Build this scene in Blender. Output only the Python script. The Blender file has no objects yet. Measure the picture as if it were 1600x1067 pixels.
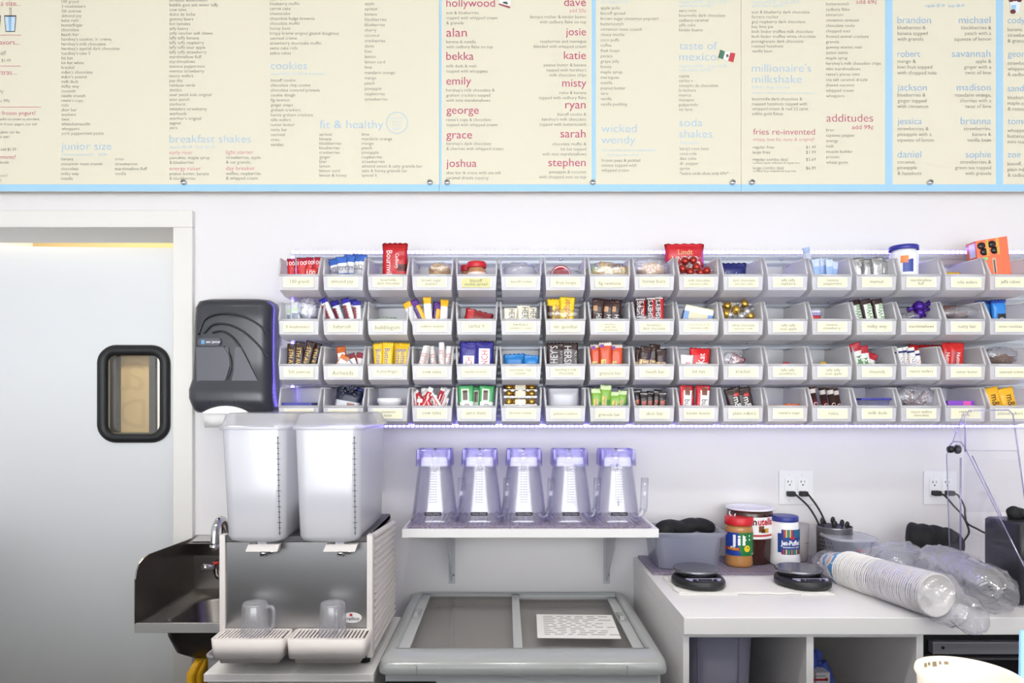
import bpy, bmesh, math, random
from mathutils import Matrix, Vector, noise
PI = math.pi
random.seed(7)
scene = bpy.context.scene
COL = scene.collection

# ---------------------------------------------------------------- camera
F = 1067.0            # focal length in pixels of the 1600 px wide frame
HC = 1.44             # lens height (m)
HZ, VX = 630.0, 790.0 # horizon row, vanishing column
cam = bpy.data.cameras.new('camera')
cam.sensor_width = 36.0
cam.lens = 36.0 * F / 1600.0
cam.shift_x = (800 - VX) / 1600.0
cam.shift_y = (HZ - 533.5) / 1600.0
cam.clip_start = 0.02
camo = bpy.data.objects.new('camera', cam)
camo.location = (0, 0, HC)
camo.rotation_euler = (PI / 2, 0, 0)
COL.objects.link(camo)
scene.camera = camo

# ---------------------------------------------------------------- light, exposure
w = bpy.data.worlds.new('daylight')
scene.world = w
w.use_nodes = True
w.node_tree.nodes['Background'].inputs[0].default_value = (0.93, 0.965, 1.0, 1)
w.node_tree.nodes['Background'].inputs[1].default_value = 3.7
scene.view_settings.view_transform = 'Standard'
scene.view_settings.look = 'None'
scene.view_settings.gamma = 1.0
scene.view_settings.use_curve_mapping = False
scene.view_settings.exposure = 0.8
scene.cycles.transparent_max_bounces = 48
scene.cycles.max_bounces = 10

def lamp(name, loc, size, power, color=(1, 0.97, 0.93), rot=(0, 0, 0), spread=180):
    l = bpy.data.lights.new(name, 'AREA')
    l.shape = 'DISK'
    l.size = size
    l.energy = power
    l.color = color
    l.spread = math.radians(spread)
    o = bpy.data.objects.new(name, l)
    o.location = loc
    o.rotation_euler = rot
    COL.objects.link(o)
    return o
LAMP_XY = [(-1.5, 0.75), (-0.75, 0.75), (0.0, 0.75), (0.75, 0.75), (1.5, 0.75),
           (-1.2, -0.6), (0.0, -0.6), (1.2, -0.6)]
for (lx, ly) in LAMP_XY:
    lamp('ceiling_downlight_beam', (lx, ly, 2.985), 0.16, 2.9, spread=112)
lamp('back_room_lamp', (-2.0, 3.1, 2.9), 0.3, 22, (1, 0.93, 0.78))

# ---------------------------------------------------------------- small helpers
def PX(px, Y): return (px - VX) * Y / F
def PZ(py, Y): return HC + (HZ - py) * Y / F
def P(px, py, Y): return Vector((PX(px, Y), Y, PZ(py, Y)))

def lin(c):
    if isinstance(c, str):
        c = c.lstrip('#')
        c = [int(c[i:i + 2], 16) / 255 for i in (0, 2, 4)]
    return tuple((x / 12.92 if x <= 0.04045 else ((x + 0.055) / 1.055) ** 2.4) for x in c[:3]) + (1.0,)

MATS = {}
def mat(name, color='#ffffff', rough=0.5, metal=0.0, spec=0.5, bump=0.0, bscale=60.0, var=0.0, vscale=8.0, coat=0.0, emit=0.0, sss=0.0, aniso=False):
    if name in MATS: return MATS[name]
    m = bpy.data.materials.new(name); m.use_nodes = True
    nt = m.node_tree; b = nt.nodes['Principled BSDF']
    col = lin(color)
    b.inputs['Base Color'].default_value = col
    b.inputs['Roughness'].default_value = rough
    b.inputs['Metallic'].default_value = metal
    b.inputs['Specular IOR Level'].default_value = spec
    if coat: b.inputs['Coat Weight'].default_value = coat; b.inputs['Coat Roughness'].default_value = 0.05
    if emit:
        b.inputs['Emission Color'].default_value = col; b.inputs['Emission Strength'].default_value = emit
    tc = nt.nodes.new('ShaderNodeTexCoord')
    if var:
        n = nt.nodes.new('ShaderNodeTexNoise'); n.inputs['Scale'].default_value = vscale; n.inputs['Detail'].default_value = 4
        nt.links.new(tc.outputs['Object'], n.inputs['Vector'])
        mx = nt.nodes.new('ShaderNodeMix'); mx.data_type = 'RGBA'
        mx.inputs['A'].default_value = tuple(max(0, x * (1 - var)) for x in col[:3]) + (1,)
        mx.inputs['B'].default_value = tuple(min(1, x * (1 + var)) for x in col[:3]) + (1,)
        nt.links.new(n.outputs['Fac'], mx.inputs['Factor']); nt.links.new(mx.outputs['Result'], b.inputs['Base Color'])
    if bump or aniso:
        n = nt.nodes.new('ShaderNodeTexNoise'); n.inputs['Scale'].default_value = bscale; n.inputs['Detail'].default_value = 3
        if aniso:
            mp = nt.nodes.new('ShaderNodeMapping'); mp.inputs['Scale'].default_value = (1, 1, 40)
            nt.links.new(tc.outputs['Object'], mp.inputs['Vector']); nt.links.new(mp.outputs['Vector'], n.inputs['Vector'])
        else:
            nt.links.new(tc.outputs['Object'], n.inputs['Vector'])
        bp = nt.nodes.new('ShaderNodeBump'); bp.inputs['Strength'].default_value = bump or 0.05; bp.inputs['Distance'].default_value = 0.002
        nt.links.new(n.outputs['Fac'], bp.inputs['Height']); nt.links.new(bp.outputs['Normal'], b.inputs['Normal'])
    MATS[name] = m
    return m

def clear(name, tint='#ffffff', edge='#ffffff', refl=0.12, body='#ffffff', cloud=0.0, rough=0.04, bump=0.0, bscale=40.0, ior=1.45, trans=0.4):
    """clear or cloudy plastic: see-through tinted by the path length, a gloss coat and some scattering"""
    if name in MATS: return MATS[name]
    m = bpy.data.materials.new(name); m.use_nodes = True
    nt = m.node_tree; nt.nodes.remove(nt.nodes['Principled BSDF']); out = nt.nodes['Material Output']
    lw = nt.nodes.new('ShaderNodeLayerWeight'); lw.inputs['Blend'].default_value = 0.35
    mx = nt.nodes.new('ShaderNodeMix'); mx.data_type = 'RGBA'
    mx.inputs['A'].default_value = lin(tint); mx.inputs['B'].default_value = lin(edge)
    nt.links.new(lw.outputs['Facing'], mx.inputs['Factor'])
    tr = nt.nodes.new('ShaderNodeBsdfTransparent'); nt.links.new(mx.outputs['Result'], tr.inputs['Color'])
    df = nt.nodes.new('ShaderNodeBsdfDiffuse'); df.inputs['Color'].default_value = lin(body)
    tl = nt.nodes.new('ShaderNodeBsdfTranslucent'); tl.inputs['Color'].default_value = lin(body)
    dm = nt.nodes.new('ShaderNodeMixShader'); dm.inputs[0].default_value = trans
    nt.links.new(df.outputs[0], dm.inputs[1]); nt.links.new(tl.outputs[0], dm.inputs[2])
    m1 = nt.nodes.new('ShaderNodeMixShader'); m1.inputs[0].default_value = cloud
    nt.links.new(tr.outputs[0], m1.inputs[1]); nt.links.new(dm.outputs[0], m1.inputs[2])
    gl = nt.nodes.new('ShaderNodeBsdfGlossy'); gl.inputs['Roughness'].default_value = rough
    fr = nt.nodes.new('ShaderNodeFresnel'); fr.inputs['IOR'].default_value = ior
    ge = nt.nodes.new('ShaderNodeNewGeometry'); io = nt.nodes.new('ShaderNodeMapRange')   # same gloss seen from either side of the skin
    io.inputs['To Min'].default_value = ior; io.inputs['To Max'].default_value = 1/ior
    nt.links.new(ge.outputs['Backfacing'], io.inputs['Value']); nt.links.new(io.outputs['Result'], fr.inputs['IOR'])
    mm = nt.nodes.new('ShaderNodeMath'); mm.operation = 'MULTIPLY_ADD'; mm.use_clamp = True
    mm.inputs[1].default_value = 0.7; mm.inputs[2].default_value = refl * 0.25
    nt.links.new(fr.outputs[0], mm.inputs[0])
    m2 = nt.nodes.new('ShaderNodeMixShader')
    nt.links.new(mm.outputs[0], m2.inputs[0]); nt.links.new(m1.outputs[0], m2.inputs[1]); nt.links.new(gl.outputs[0], m2.inputs[2])
    if bump:
        tc = nt.nodes.new('ShaderNodeTexCoord'); n = nt.nodes.new('ShaderNodeTexNoise')
        n.inputs['Scale'].default_value = bscale; n.inputs['Detail'].default_value = 3
        nt.links.new(tc.outputs['Object'], n.inputs['Vector'])
        bp = nt.nodes.new('ShaderNodeBump'); bp.inputs['Strength'].default_value = bump; bp.inputs['Distance'].default_value = 0.01
        nt.links.new(n.outputs['Fac'], bp.inputs['Height'])
        for s in (gl, df): nt.links.new(bp.outputs['Normal'], s.inputs['Normal'])
        nt.links.new(bp.outputs['Normal'], fr.inputs['Normal'])
    nt.links.new(m2.outputs[0], out.inputs['Surface'])
    MATS[name] = m
    return m

WORLD = {}     # python-side world matrices of the things
def tag(o, label=None, cat=None, group=None, kind=None):
    if label: o['label'] = label
    if cat: o['category'] = cat
    if group: o['group'] = group
    if kind: o['kind'] = kind
    return o
def thing(name, label, cat, loc=(0, 0, 0), rz=0.0, group=None, rot=None):
    o = bpy.data.objects.new(name, None); COL.objects.link(o)
    o.empty_display_size = 0.05
    o.location = loc; o.rotation_euler = rot or (0, 0, rz)
    WORLD[o.name] = Matrix.Translation(loc) @ o.rotation_euler.to_matrix().to_4x4()
    return tag(o, label, cat, group)

class MB:
    """collects shapes into one bmesh"""
    def __init__(s): s.bm = bmesh.new(); s.smooth = []
    def face(s, vs, mi=0, sm=False):
        try:
            f = s.bm.faces.new(vs); f.material_index = mi; f.smooth = sm; return f
        except ValueError: return None
    def vs(s, pts): return [s.bm.verts.new(p) for p in pts]
    def box(s, x0, x1, y0, y1, z0, z1, mi=0, m=None, bev=0.0):
        pts = [(x, y, z) for x in (x0, x1) for y in (y0, y1) for z in (z0, z1)]
        if bev:
            b2 = bmesh.new(); v = [b2.verts.new(p) for p in pts]
            for q in ((0,1,3,2),(4,6,7,5),(0,4,5,1),(2,3,7,6),(0,2,6,4),(1,5,7,3)): b2.faces.new([v[i] for i in q])
            bmesh.ops.recalc_face_normals(b2, faces=b2.faces)
            bmesh.ops.bevel(b2, geom=b2.edges[:], offset=bev, segments=2, affect='EDGES', profile=0.5)
            mp = {}
            for vv in b2.verts:
                mp[vv] = s.bm.verts.new(m @ vv.co if m else vv.co)
            for ff in b2.faces: s.face([mp[q] for q in ff.verts], mi)
            b2.free(); return s
        if m: pts = [m @ Vector(p) for p in pts]
        v = s.vs(pts)
        for q in ((0,1,3,2),(4,6,7,5),(0,4,5,1),(2,3,7,6),(0,2,6,4),(1,5,7,3)): s.face([v[i] for i in q], mi)
        return s
    def prism(s, poly, axis, a, b, mi=0, m=None):
        """poly of 2D points extruded along an axis ('x': (y,z), 'y': (x,z), 'z': (x,y))"""
        def pt(p, t):
            q = (t, p[0], p[1]) if axis == 'x' else (p[0], t, p[1]) if axis == 'y' else (p[0], p[1], t)
            return m @ Vector(q) if m else q
        A = s.vs([pt(p, a) for p in poly]); B = s.vs([pt(p, b) for p in poly]); n = len(poly)
        s.face(A[::-1], mi); s.face(B, mi)
        for i in range(n): s.face([A[i], A[(i+1) % n], B[(i+1) % n], B[i]], mi)
        return s
    def loft(s, rings, cap0=True, cap1=True, mi=0, sm=True, closed=True):
        R = [s.vs(r) for r in rings]; n = len(R[0])
        for a, b in zip(R, R[1:]):
            for i in range(n if closed else n - 1): s.face([a[i], a[(i+1) % n], b[(i+1) % n], b[i]], mi, sm)
        if cap0: s.face(R[0][::-1], mi)
        if cap1: s.face(R[-1], mi)
        return s
    def lathe(s, prof, c=(0, 0, 0), n=32, mi=0, m=None, cap0=True, cap1=True, mis=None):
        """prof: list of (r, z)"""
        R = []
        for (r, z) in prof:
            ring = []
            for k in range(n):
                a = 2 * PI * k / n
                p = Vector((r * math.cos(a), r * math.sin(a), z))
                p = (m @ p) if m else p + Vector(c)
                ring.append(s.bm.verts.new(p))
            R.append(ring)
        for j, (a, b) in enumerate(zip(R, R[1:])):
            for i in range(n): s.face([a[i], a[(i+1) % n], b[(i+1) % n], b[i]], mis[j] if mis else mi, True)
        if cap0: s.face(R[0][::-1], mis[0] if mis else mi)
        if cap1: s.face(R[-1], mis[-1] if mis else mi)
        return s
    def tube(s, path, r, n=8, mi=0, cap=True, radii=None):
        path = [Vector(p) for p in path]; rings = []; up = None
        for i, p in enumerate(path):
            t = (path[min(i+1, len(path)-1)] - path[max(i-1, 0)]).normalized()
            if up is None:
                up = Vector((0, 0, 1)) if abs(t.z) < 0.9 else Vector((1, 0, 0))
            u = (up - t * up.dot(t))
            if u.length < 1e-5: u = t.orthogonal()
            u.normalize(); v = t.cross(u); up = u
            rr = radii[i] if radii else r
            rings.append([p + (u * math.cos(2*PI*k/n) + v * math.sin(2*PI*k/n)) * rr for k in range(n)])
        s.loft(rings, cap, cap, mi); return s
    def sphere(s, c, r, nu=14, nv=9, mi=0, sc=(1, 1, 1), m=None, nz=0.0, nf=30.0):
        rings = []
        for j in range(nv + 1):
            th = PI * j / nv; th = min(max(th, 0.03), PI - 0.03); ring = []
            for k in range(nu):
                a = 2*PI*k/nu
                d = Vector((math.sin(th)*math.cos(a), math.sin(th)*math.sin(a), -math.cos(th)))
                rr = r * (1 + nz * noise.noise(d * r * nf + Vector(c) * 37))
                p = Vector((d.x*sc[0], d.y*sc[1], d.z*sc[2])) * rr
                p = m @ p if m else p
                ring.append(p + Vector(c))
            rings.append(ring)
        s.loft(rings, True, True, mi); return s
    def build(s, name, mats, parent=None, local=False, recalc=True, weld=False):
        if weld: bmesh.ops.remove_doubles(s.bm, verts=s.bm.verts[:], dist=1e-5)
        if recalc: bmesh.ops.recalc_face_normals(s.bm, faces=s.bm.faces[:])
        me = bpy.data.meshes.new(name)
        if parent is not None and not local:
            s.bm.transform(WORLD[parent.name].inverted())
        s.bm.to_mesh(me); s.bm.free()
        for m in (mats if isinstance(mats, (list, tuple)) else [mats]): me.materials.append(m)
        o = bpy.data.objects.new(name, me); COL.objects.link(o)
        if parent is not None:
            o.parent = parent; WORLD[o.name] = WORLD[parent.name]
        else: WORLD[o.name] = Matrix.Identity(4)
        return o
def settle(o):
    """move a single-mesh thing's origin to the middle of its base"""
    me = o.data; xs = [v.co for v in me.vertices]
    c = Vector(((min(v.x for v in xs)+max(v.x for v in xs))/2, (min(v.y for v in xs)+max(v.y for v in xs))/2, min(v.z for v in xs)))
    me.transform(Matrix.Translation(-c)); o.location = c
    WORLD[o.name] = Matrix.Translation(c)
    return o
def rrect(x0, x1, y0, y1, r, n=4):
    r = max(1e-4, min(r, (x1-x0)/2 - 1e-5, (y1-y0)/2 - 1e-5)); out = []
    for (cx, cy, a0) in ((x1-r, y1-r, 0), (x0+r, y1-r, PI/2), (x0+r, y0+r, PI), (x1-r, y0+r, 1.5*PI)):
        for k in range(n + 1):
            a = a0 + PI/2*k/n; out.append((cx + r*math.cos(a), cy + r*math.sin(a)))
    return out
def ring_z(x0, x1, y0, y1, r, z, n=4): return [(x, y, z) for x, y in rrect(x0, x1, y0, y1, r, n)]
def ring_y(x0, x1, z0, z1, r, y, n=4): return [(x, y, z) for x, z in rrect(x0, x1, z0, z1, r, n)]
def bez(pts, n=16):
    """Catmull-Rom through the points"""
    pts = [Vector(p) for p in pts]; q = [pts[0]*2-pts[1]] + pts + [pts[-1]*2-pts[-2]]; out = []
    for i in range(1, len(q)-2):
        for k in range(n):
            t = k/n
            out.append(0.5*((2*q[i]) + (q[i+1]-q[i-1])*t + (2*q[i-1]-5*q[i]+4*q[i+1]-q[i+2])*t*t + (3*q[i]-q[i-1]-3*q[i+1]+q[i+2])*t**3))
    out.append(pts[-1]); return out

def glyphs(body, size, align='LEFT', thin=0.0, spacing=1.0, pitch=None, res=2, width=None):
    """text as flat (x, z) polygons, baseline at z = 0"""
    c = bpy.data.curves.new('t', 'FONT'); c.body = body; c.size = size; c.align_x = align
    c.resolution_u = res; c.offset = -thin * size; c.space_character = spacing
    if pitch: c.space_line = pitch / size
    o = bpy.data.objects.new('t', c)
    me = bpy.data.meshes.new_from_object(o)
    vs = [(v.co.x, v.co.y) for v in me.vertices]; fs = [tuple(p.vertices) for p in me.polygons]
    bpy.data.objects.remove(o); bpy.data.curves.remove(c); bpy.data.meshes.remove(me)
    if width and vs:
        x0 = min(v[0] for v in vs); x1 = max(v[0] for v in vs); k = width/max(1e-6, x1-x0)
        vs = [(v[0]*k, v[1]) for v in vs]
    return vs, fs
def add_text(mb, body, at, size, mi=0, m=None, **kw):
    """writes into mb on a plane facing -Y; `at` is the baseline start, m an extra matrix applied last"""
    vs, fs = glyphs(body, size, **kw)
    at = Vector(at); V = []
    for (x, z) in vs:
        p = Vector((x, 0, z)); p = (m @ p if m else p) + at
        V.append(mb.bm.verts.new(p))
    for f in fs: mb.face([V[i] for i in f], mi)
ORD = ['zeroth', 'first', 'second', 'third', 'fourth', 'fifth', 'sixth', 'seventh', 'eighth', 'ninth', 'tenth', 'eleventh', 'twelfth', 'thirteenth', 'fourteenth', 'fifteenth', 'sixteenth', 'seventeenth']

# ================================================================ the room
YW = 2.335
M_wall = mat('wall_paint', '#e7e4e4', 0.55, bump=0.02, bscale=220)
M_trim = mat('frame_paint', '#e9e6e0', 0.42, bump=0.015, bscale=150)
M_door = mat('door_laminate', '#e6e8ea', 0.28, bump=0.02, bscale=90)
M_white = mat('white_laminate', '#efedec', 0.3, bump=0.01, bscale=120)
M_floor = mat('floor_tile', '#4a4744', 0.5, var=0.1, vscale=3)
M_ceil = mat('ceiling_paint', '#c4c2be', 0.8, bump=0.02)
M_tan = mat('back_room_paint', '#b09c70', 0.7, bump=0.02)
M_black = mat('black_rubber', '#17181b', 0.5, bump=0.05, bscale=200)
M_steel = mat('brushed_steel', '#c4c3c2', 0.3, 1.0, aniso=True, bump=0.06, bscale=30)
M_chrome = mat('chrome', '#d8d8da', 0.12, 1.0)
M_darksteel = mat('sink_steel', '#8f8a86', 0.33, 1.0, aniso=True, bump=0.05, bscale=25)
M_screw = mat('screw_steel', '#b5b5b8', 0.25, 1.0)
M_glass = clear('clear_glass', '#ffffff', '#e8f0ee', refl=0.15)

def struct(name, mb, m):
    o = mb.build(name, m); o['kind'] = 'structure'; return o
ZC = 3.0
DX = PX(270, 2.315)      # right edge of the door opening at the face of the frame
DZ = PZ(355, 2.315)      # underside of the door head
XL, XR = -2.7, 2.7
CASE = 0.066
struct('floor', MB().box(XL-.1, XR+.1, -4.0, 4.2, -0.1, 0), M_floor)
struct('ceiling', MB().box(XL-.1, XR+.1, -4.0, 4.2, ZC, ZC+0.1), M_ceil)
struct('wall_left', MB().box(XL-0.1, XL, -4.0, 4.2, 0, ZC), M_wall)
struct('wall_right', MB().box(XR, XR+0.1, -4.0, 4.2, 0, ZC), M_wall)
b = MB(); b.box(DX+0.05, XR, YW, YW+0.19, 0, ZC); b.box(XL, DX+0.05, YW, YW+0.19, DZ+0.03, ZC)
struct('wall_back', b, M_wall)
struct('wall_rear', MB().box(XL, XR, 3.9, 4.0, 0, ZC), M_tan)
# the door frame: a wrapped metal head and jamb
b = MB()
b.box(XL, DX+CASE, 2.315, 2.545, DZ, DZ+0.058, bev=0.003)
b.box(DX, DX+CASE, 2.3151, 2.545, 0, DZ, bev=0.003)
struct('trim_1', b, M_trim)

# traffic door, hung on the far side of the frame and standing slightly ajar
hx = -2.35; dang = 0.045
dm = Matrix.Translation((hx, 2.555, 0)) @ Matrix.Rotation(dang, 4, 'Z')
d_w = 1.16
# window opening in door-local x,z
def door_local(px, py):
    d = Vector((px - VX, F, HZ - py)); o = Vector((0, 0, HC)); inv = dm.inverted()
    o2 = inv @ o; d2 = inv.to_3x3() @ d; t = -o2.y / d2.y; return o2 + d2 * t
wa = door_local(163, 682); wb = door_local(257, 549)
x0, x1, z0, z1 = wa.x, wb.x, wa.z, wb.z
b = MB()
for (a, c, e, f) in ((0, x0, 0.012, 2.032), (x1, d_w, 0.012, 2.032), (x0, x1, 0.012, z0), (x0, x1, z1, 2.032)):
    b.box(a, c, 0, 0.04, e, f, m=dm)
door = struct('door_1', b, M_door)
r_in = rrect(x0-.004, x1+.004, z0-.004, z1+.004, 0.05, 8)
path = [dm @ Vector((x, -0.004, z)) for x, z in r_in]
b = MB(); rings = []
n = len(r_in); cx, cz = (x0+x1)/2, (z0+z1)/2
for i in range(n):
    p = Vector((r_in[i][0], 0, r_in[i][1])); q = Vector((r_in[(i+1) % n][0], 0, r_in[(i+1) % n][1])); o_ = Vector((r_in[i-1][0], 0, r_in[i-1][1]))
    t = (q - o_).normalized(); nn = Vector((t.z, 0, -t.x))
    rings.append([dm @ (p + nn*(0.02*math.cos(a)) + Vector((0, -0.004 + 0.016*math.sin(a), 0))) for a in [2*PI*k/10 for k in range(10)]])
rings.append(rings[0]); b.loft(rings, False, False)
b.build('window_gasket', M_black, door)
b = MB(); b.prism([(x, z) for x, z in rrect(x0, x1, z0, z1, 0.045, 8)], 'y', 0.012, 0.018, m=dm)
b.build('window_pane', M_glass, door)
# storefront reflected in the door glass, built as solid shapes on the tan wall
b = MB()
for px in (178, 239):
    X = PX(px, 3.86); b.box(X-0.017, X+0.017, 3.85, 3.9, 0.7, 1.95)
b.box(PX(178, 3.86), PX(239, 3.86), 3.852, 3.9, 1.72, 1.75); b.box(PX(178, 3.86), PX(239, 3.86), 3.852, 3.9, 1.235, 1.255)
o = b.build('frame_reflection', mat('reflected_frame', '#2f3133', 0.5)); settle(o)
tag(o, 'window reflection of a dark grey upright frame, built as bars on the tan wall', 'frame')
M_ghost = mat('reflected_letter', '#a8946a', 0.7)
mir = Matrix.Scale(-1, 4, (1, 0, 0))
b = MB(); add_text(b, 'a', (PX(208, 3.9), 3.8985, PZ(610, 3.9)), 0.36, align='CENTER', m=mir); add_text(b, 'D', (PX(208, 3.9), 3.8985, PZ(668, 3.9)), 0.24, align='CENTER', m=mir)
o = b.build('letter_reflection', M_ghost, recalc=False); settle(o)
tag(o, 'mirrored brown letters of a reflected sign, laid on the tan wall behind the door', 'sign')
b = MB(); b.box(PX(246, 3.86), PX(254, 3.86), 3.86, 3.9, 0.75, 1.95)
o = b.build('strip_reflection', mat('reflected_strip', '#f2f4f8', 0.5)); settle(o)
tag(o, 'narrow white strip standing in for a bright reflection in the door window', 'post')

# ceiling downlights
for i, (lx, ly) in enumerate(LAMP_XY):
    b = MB(); b.lathe([(0.085, ZC-0.012), (0.105, ZC-0.012), (0.11, ZC)], (lx, ly, 0), 24, cap0=False, cap1=False)
    o = b.build('ceiling_downlight', mat('lamp_ring', '#f0f0f0', 0.4)); settle(o)
    tag(o, 'round white recessed ceiling downlight above the counters', 'ceiling light', 'ceiling downlights')

# ================================================================ menu boards
YB = 2.295
M_cream = mat('board_cream', '#e6e0ca', 0.35, spec=0.25, var=0.012, vscale=1.5)
M_blue = mat('board_blue', '#a9d3ee', 0.35, spec=0.25)
M_ink = mat('print_grey', '#83837a', 0.5); M_pink = mat('print_crimson', '#c4587a', 0.5)
M_lightpink = mat('print_rose', '#d88c98', 0.5); M_sky = mat('print_blue', '#a8cbe6', 0.5); M_pale = mat('print_pale_blue', '#c4dcea', 0.5)
M_strong = mat('print_mid_blue', '#94bbdc', 0.5)
S = YB / F                                   # metres per photo pixel on the boards
BZ0, BZ1 = PZ(299, YB), 2.86
def board(x0, x1, label, bands, blue0=288):
    X0, X1 = PX(x0, YB), PX(x1, YB)
    r = thing('menu_board', label, 'menu board', ((X0+X1)/2, YB, BZ0), group=None)
    MB().box(X0+0.0006, X1-0.0006, YB, YB+0.006, BZ0, BZ1).build('panel', M_cream, r)
    b = MB(); b.box(X0+0.0006, X1-0.0006, YB-0.0006, YB, BZ0, PZ(blue0, YB))
    for (a, c) in bands: b.box(PX(a, YB), PX(c, YB), YB-0.0006, YB, PZ(blue0, YB), BZ1)
    b.build('blue_border', M_blue, r)
    return r
boards = [board(-220, 686.5, 'leftmost cream menu board with long flavour lists and breakfast shakes', [(-220, -205)]),
          board(686.5, 1158, 'middle cream menu board with crimson first names and a small flag', [(686.5, 690), (924.5, 931)]),
          board(1158, 1770, 'rightmost cream menu board with blue first names, seen above the outlets', [(1383, 1394.5), (1556, 1567)])]
SCREWS = {0: [288, 672], 1: [699, 926, 1144], 2: [1174, 1452]}
for bi, xs in SCREWS.items():
    for px in xs:
        c = P(px, 285.5, YB)
        b = MB(); m = Matrix.Translation(c) @ Matrix.Rotation(PI/2, 4, 'X')
        b.lathe([(0.0095, 0), (0.0095, 0.008), (0.007, 0.0115), (0.001, 0.012)], n=20, m=m)
        b.box(-0.006, 0.006, -0.014, -0.0122, -0.0008, 0.0008, m=Matrix.Translation(c), mi=1)
        b.lathe([(0.006, -0.0305), (0.006, -0.006)], n=12, m=m)
        b.build('standoff', [M_chrome, M_black], boards[bi])
inks = {'k': M_ink, 'p': M_pink, 'r': M_lightpink, 'b': M_sky, 'l': M_pale, 's': M_strong}
TX = {(i, k): MB() for i in range(3) for k in inks}
ZS = 400 / 1423.0
def T(tile, zx, zy, size, col, lines, pitch=None, al='L', w=None, thin=0.008):
    """text printed on a board: position read off in the photo's quarter tiles, size in the same units"""
    if isinstance(lines, str): lines = lines.split('|')
    MBS = {}
    for i, ln in enumerate(lines):
        px = tile*400 + zx*ZS; py = (zy + i*(pitch or 0) + size*0.27)*ZS
        if py < -12: continue
        bi = 0 if px < 686.5 else 1 if px < 1158 else 2
        if w:                                   # letters set to the printed width, mostly by their size
            v0, _ = glyphs(ln, size*ZS*S, 'LEFT'); k = w*ZS*S/max(1e-6, max(q[0] for q in v0) - min(q[0] for q in v0))
            sz = size*k**0.6 if k > 1 else size
        else: sz = size
        vs, fs = glyphs(ln, sz*ZS*S, {'L': 'LEFT', 'R': 'RIGHT', 'C': 'CENTER'}[al], thin, res=2 if size < 40 else 4, width=(w*ZS*S if w else None))
        if al == 'L' and vs:
            k = min(v[0] for v in vs); vs = [(v[0]-k, v[1]) for v in vs]
        mb = MBS.setdefault(bi, MB()); at = P(px, py, YB)
        V = [mb.bm.verts.new((at.x + x, YB - 0.0012, at.z + z)) for x, z in vs]
        for f in fs: mb.face([V[q] for q in f])
    for bi, mb in MBS.items():
        if len(mb.bm.faces): mb.build('printed_list' if len(lines) > 1 else 'printed_heading' if size >= 29 else 'printed_line', inks[col], boards[bi], recalc=False)
L = 25
# far left column
T(0, 118, 22, 40, 'p', 'choose a size...', al='R'); T(0, 112, 238, 40, 'p', 'choose flavors...', al='R')
T(0, 36, 297, 34, 'k', 'as many as you feel!', al='R'); T(0, 62, 338, 24, 'k', 'each add $1.49', al='R')
T(0, 96, 405, 40, 'p', 'add extras...', al='R'); T(0, 20, 510, 30, 'k', 'mix-ins 49¢', al='R'); T(0, 57, 562, 26, 'k', 'additudes 99¢', al='R')
T(0, 200, 631, 32, 'p', 'ice cream or frozen yogurt?', al='R')
T(0, 222, 664, 20, 'k', "we use vanilla ice cream as standard,", al='R'); T(0, 210, 692, 20, 'k', 'if you want frozen yogurt, just ask!', al='R')
T(0, 112, 736, 23, 'k', 'all shakes can be', al='R'); T(0, 54, 762, 22, 'k', 'malted, just ask!', al='R'); T(0, 92, 832, 22, 'k', 'whipped cream add $1.29', al='R')
T(0, 90, 875, 32, 'p', 'any compliments?', al='R'); T(0, 52, 904, 22, 'k', "can't decide", al='R'); T(0, 45, 977, 22, 'k', 'preferences?', al='R'); T(0, 10, 1003, 22, 'k', 'D', al='R')
for (zx, zy) in ((116, 196), (116, 368), (228, 596)):
    c = P(zx*ZS, zy*ZS, YB); TX[(0, 'r')].box(PX(-180, YB), c.x, YB-0.0013, YB-0.0008, c.z-0.0009, c.z+0.0009)
T(0, 343, 11, L, 'k', "100 grand|3 musketeers|5th avenue|almond joy|baby ruth|butterfinger|chocolate|heath bar|hershey's cookies 'n' creme|hershey's milk chocolate|hershey's special dark chocolate|hershey's take 5|kit kat|kit kat white|krackel|m&m's chocolate|m&m's peanut|milk duds|milky way|mounds|nestle crunch|reese's cups|rolo|skor bar|snickers|twix|whatchamacallit|whoppers|york peppermint pattie", 26.14)
T(0, 943, 3, L, 'k', "airheads watermelon|bubble gum salt water taffy|cow tales|dulce de leche|gummy bears|hot tamales|jelly beans|jolly rancher soft chews|laffy taffy banana|laffy taffy raspberry|laffy taffy sour apple|laffy taffy strawberry|marshmallow fluff|marshmallows|mentos peppermint|mentos strawberry|necco wafers|pay day|rainbow nerds|skittles|sour patch kids original|sour punch|starburst|twizzlers strawberry|warheads|werther's original|zagnut|zero", 26.26)
T(0, 343, 818, 56, 'b', 'junior size', w=277, thin=.014); T(0, 343, 860, 22, 'l', '(please mommy!)', w=175); T(0, 548, 860, 22, 'l', '$3.99')
T(0, 341, 885, L, 'k', 'banana|cinnamon toast crunch|chocolate|milky way|nutella', 27.2); T(0, 641, 885, L, 'k', 'oreo|strawberries|marshmallow fluff|vanilla', 27.2)
T(0, 943, 778, 56, 'b', 'breakfast shakes', w=452, thin=.014); T(0, 943, 818, 24, 'l', 'regular $6.49   large $7.49', w=252)
T(0, 943, 850, 30, 'r', 'early riser', w=128); T(0, 943, 878, L, 'k', 'pancakes, maple syrup|& blueberries', 26); T(0, 943, 939, 30, 'r', 'energy raiser', w=174); T(0, 943, 967, L, 'k', 'peanut butter, banana|& blackberries', 26)
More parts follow.
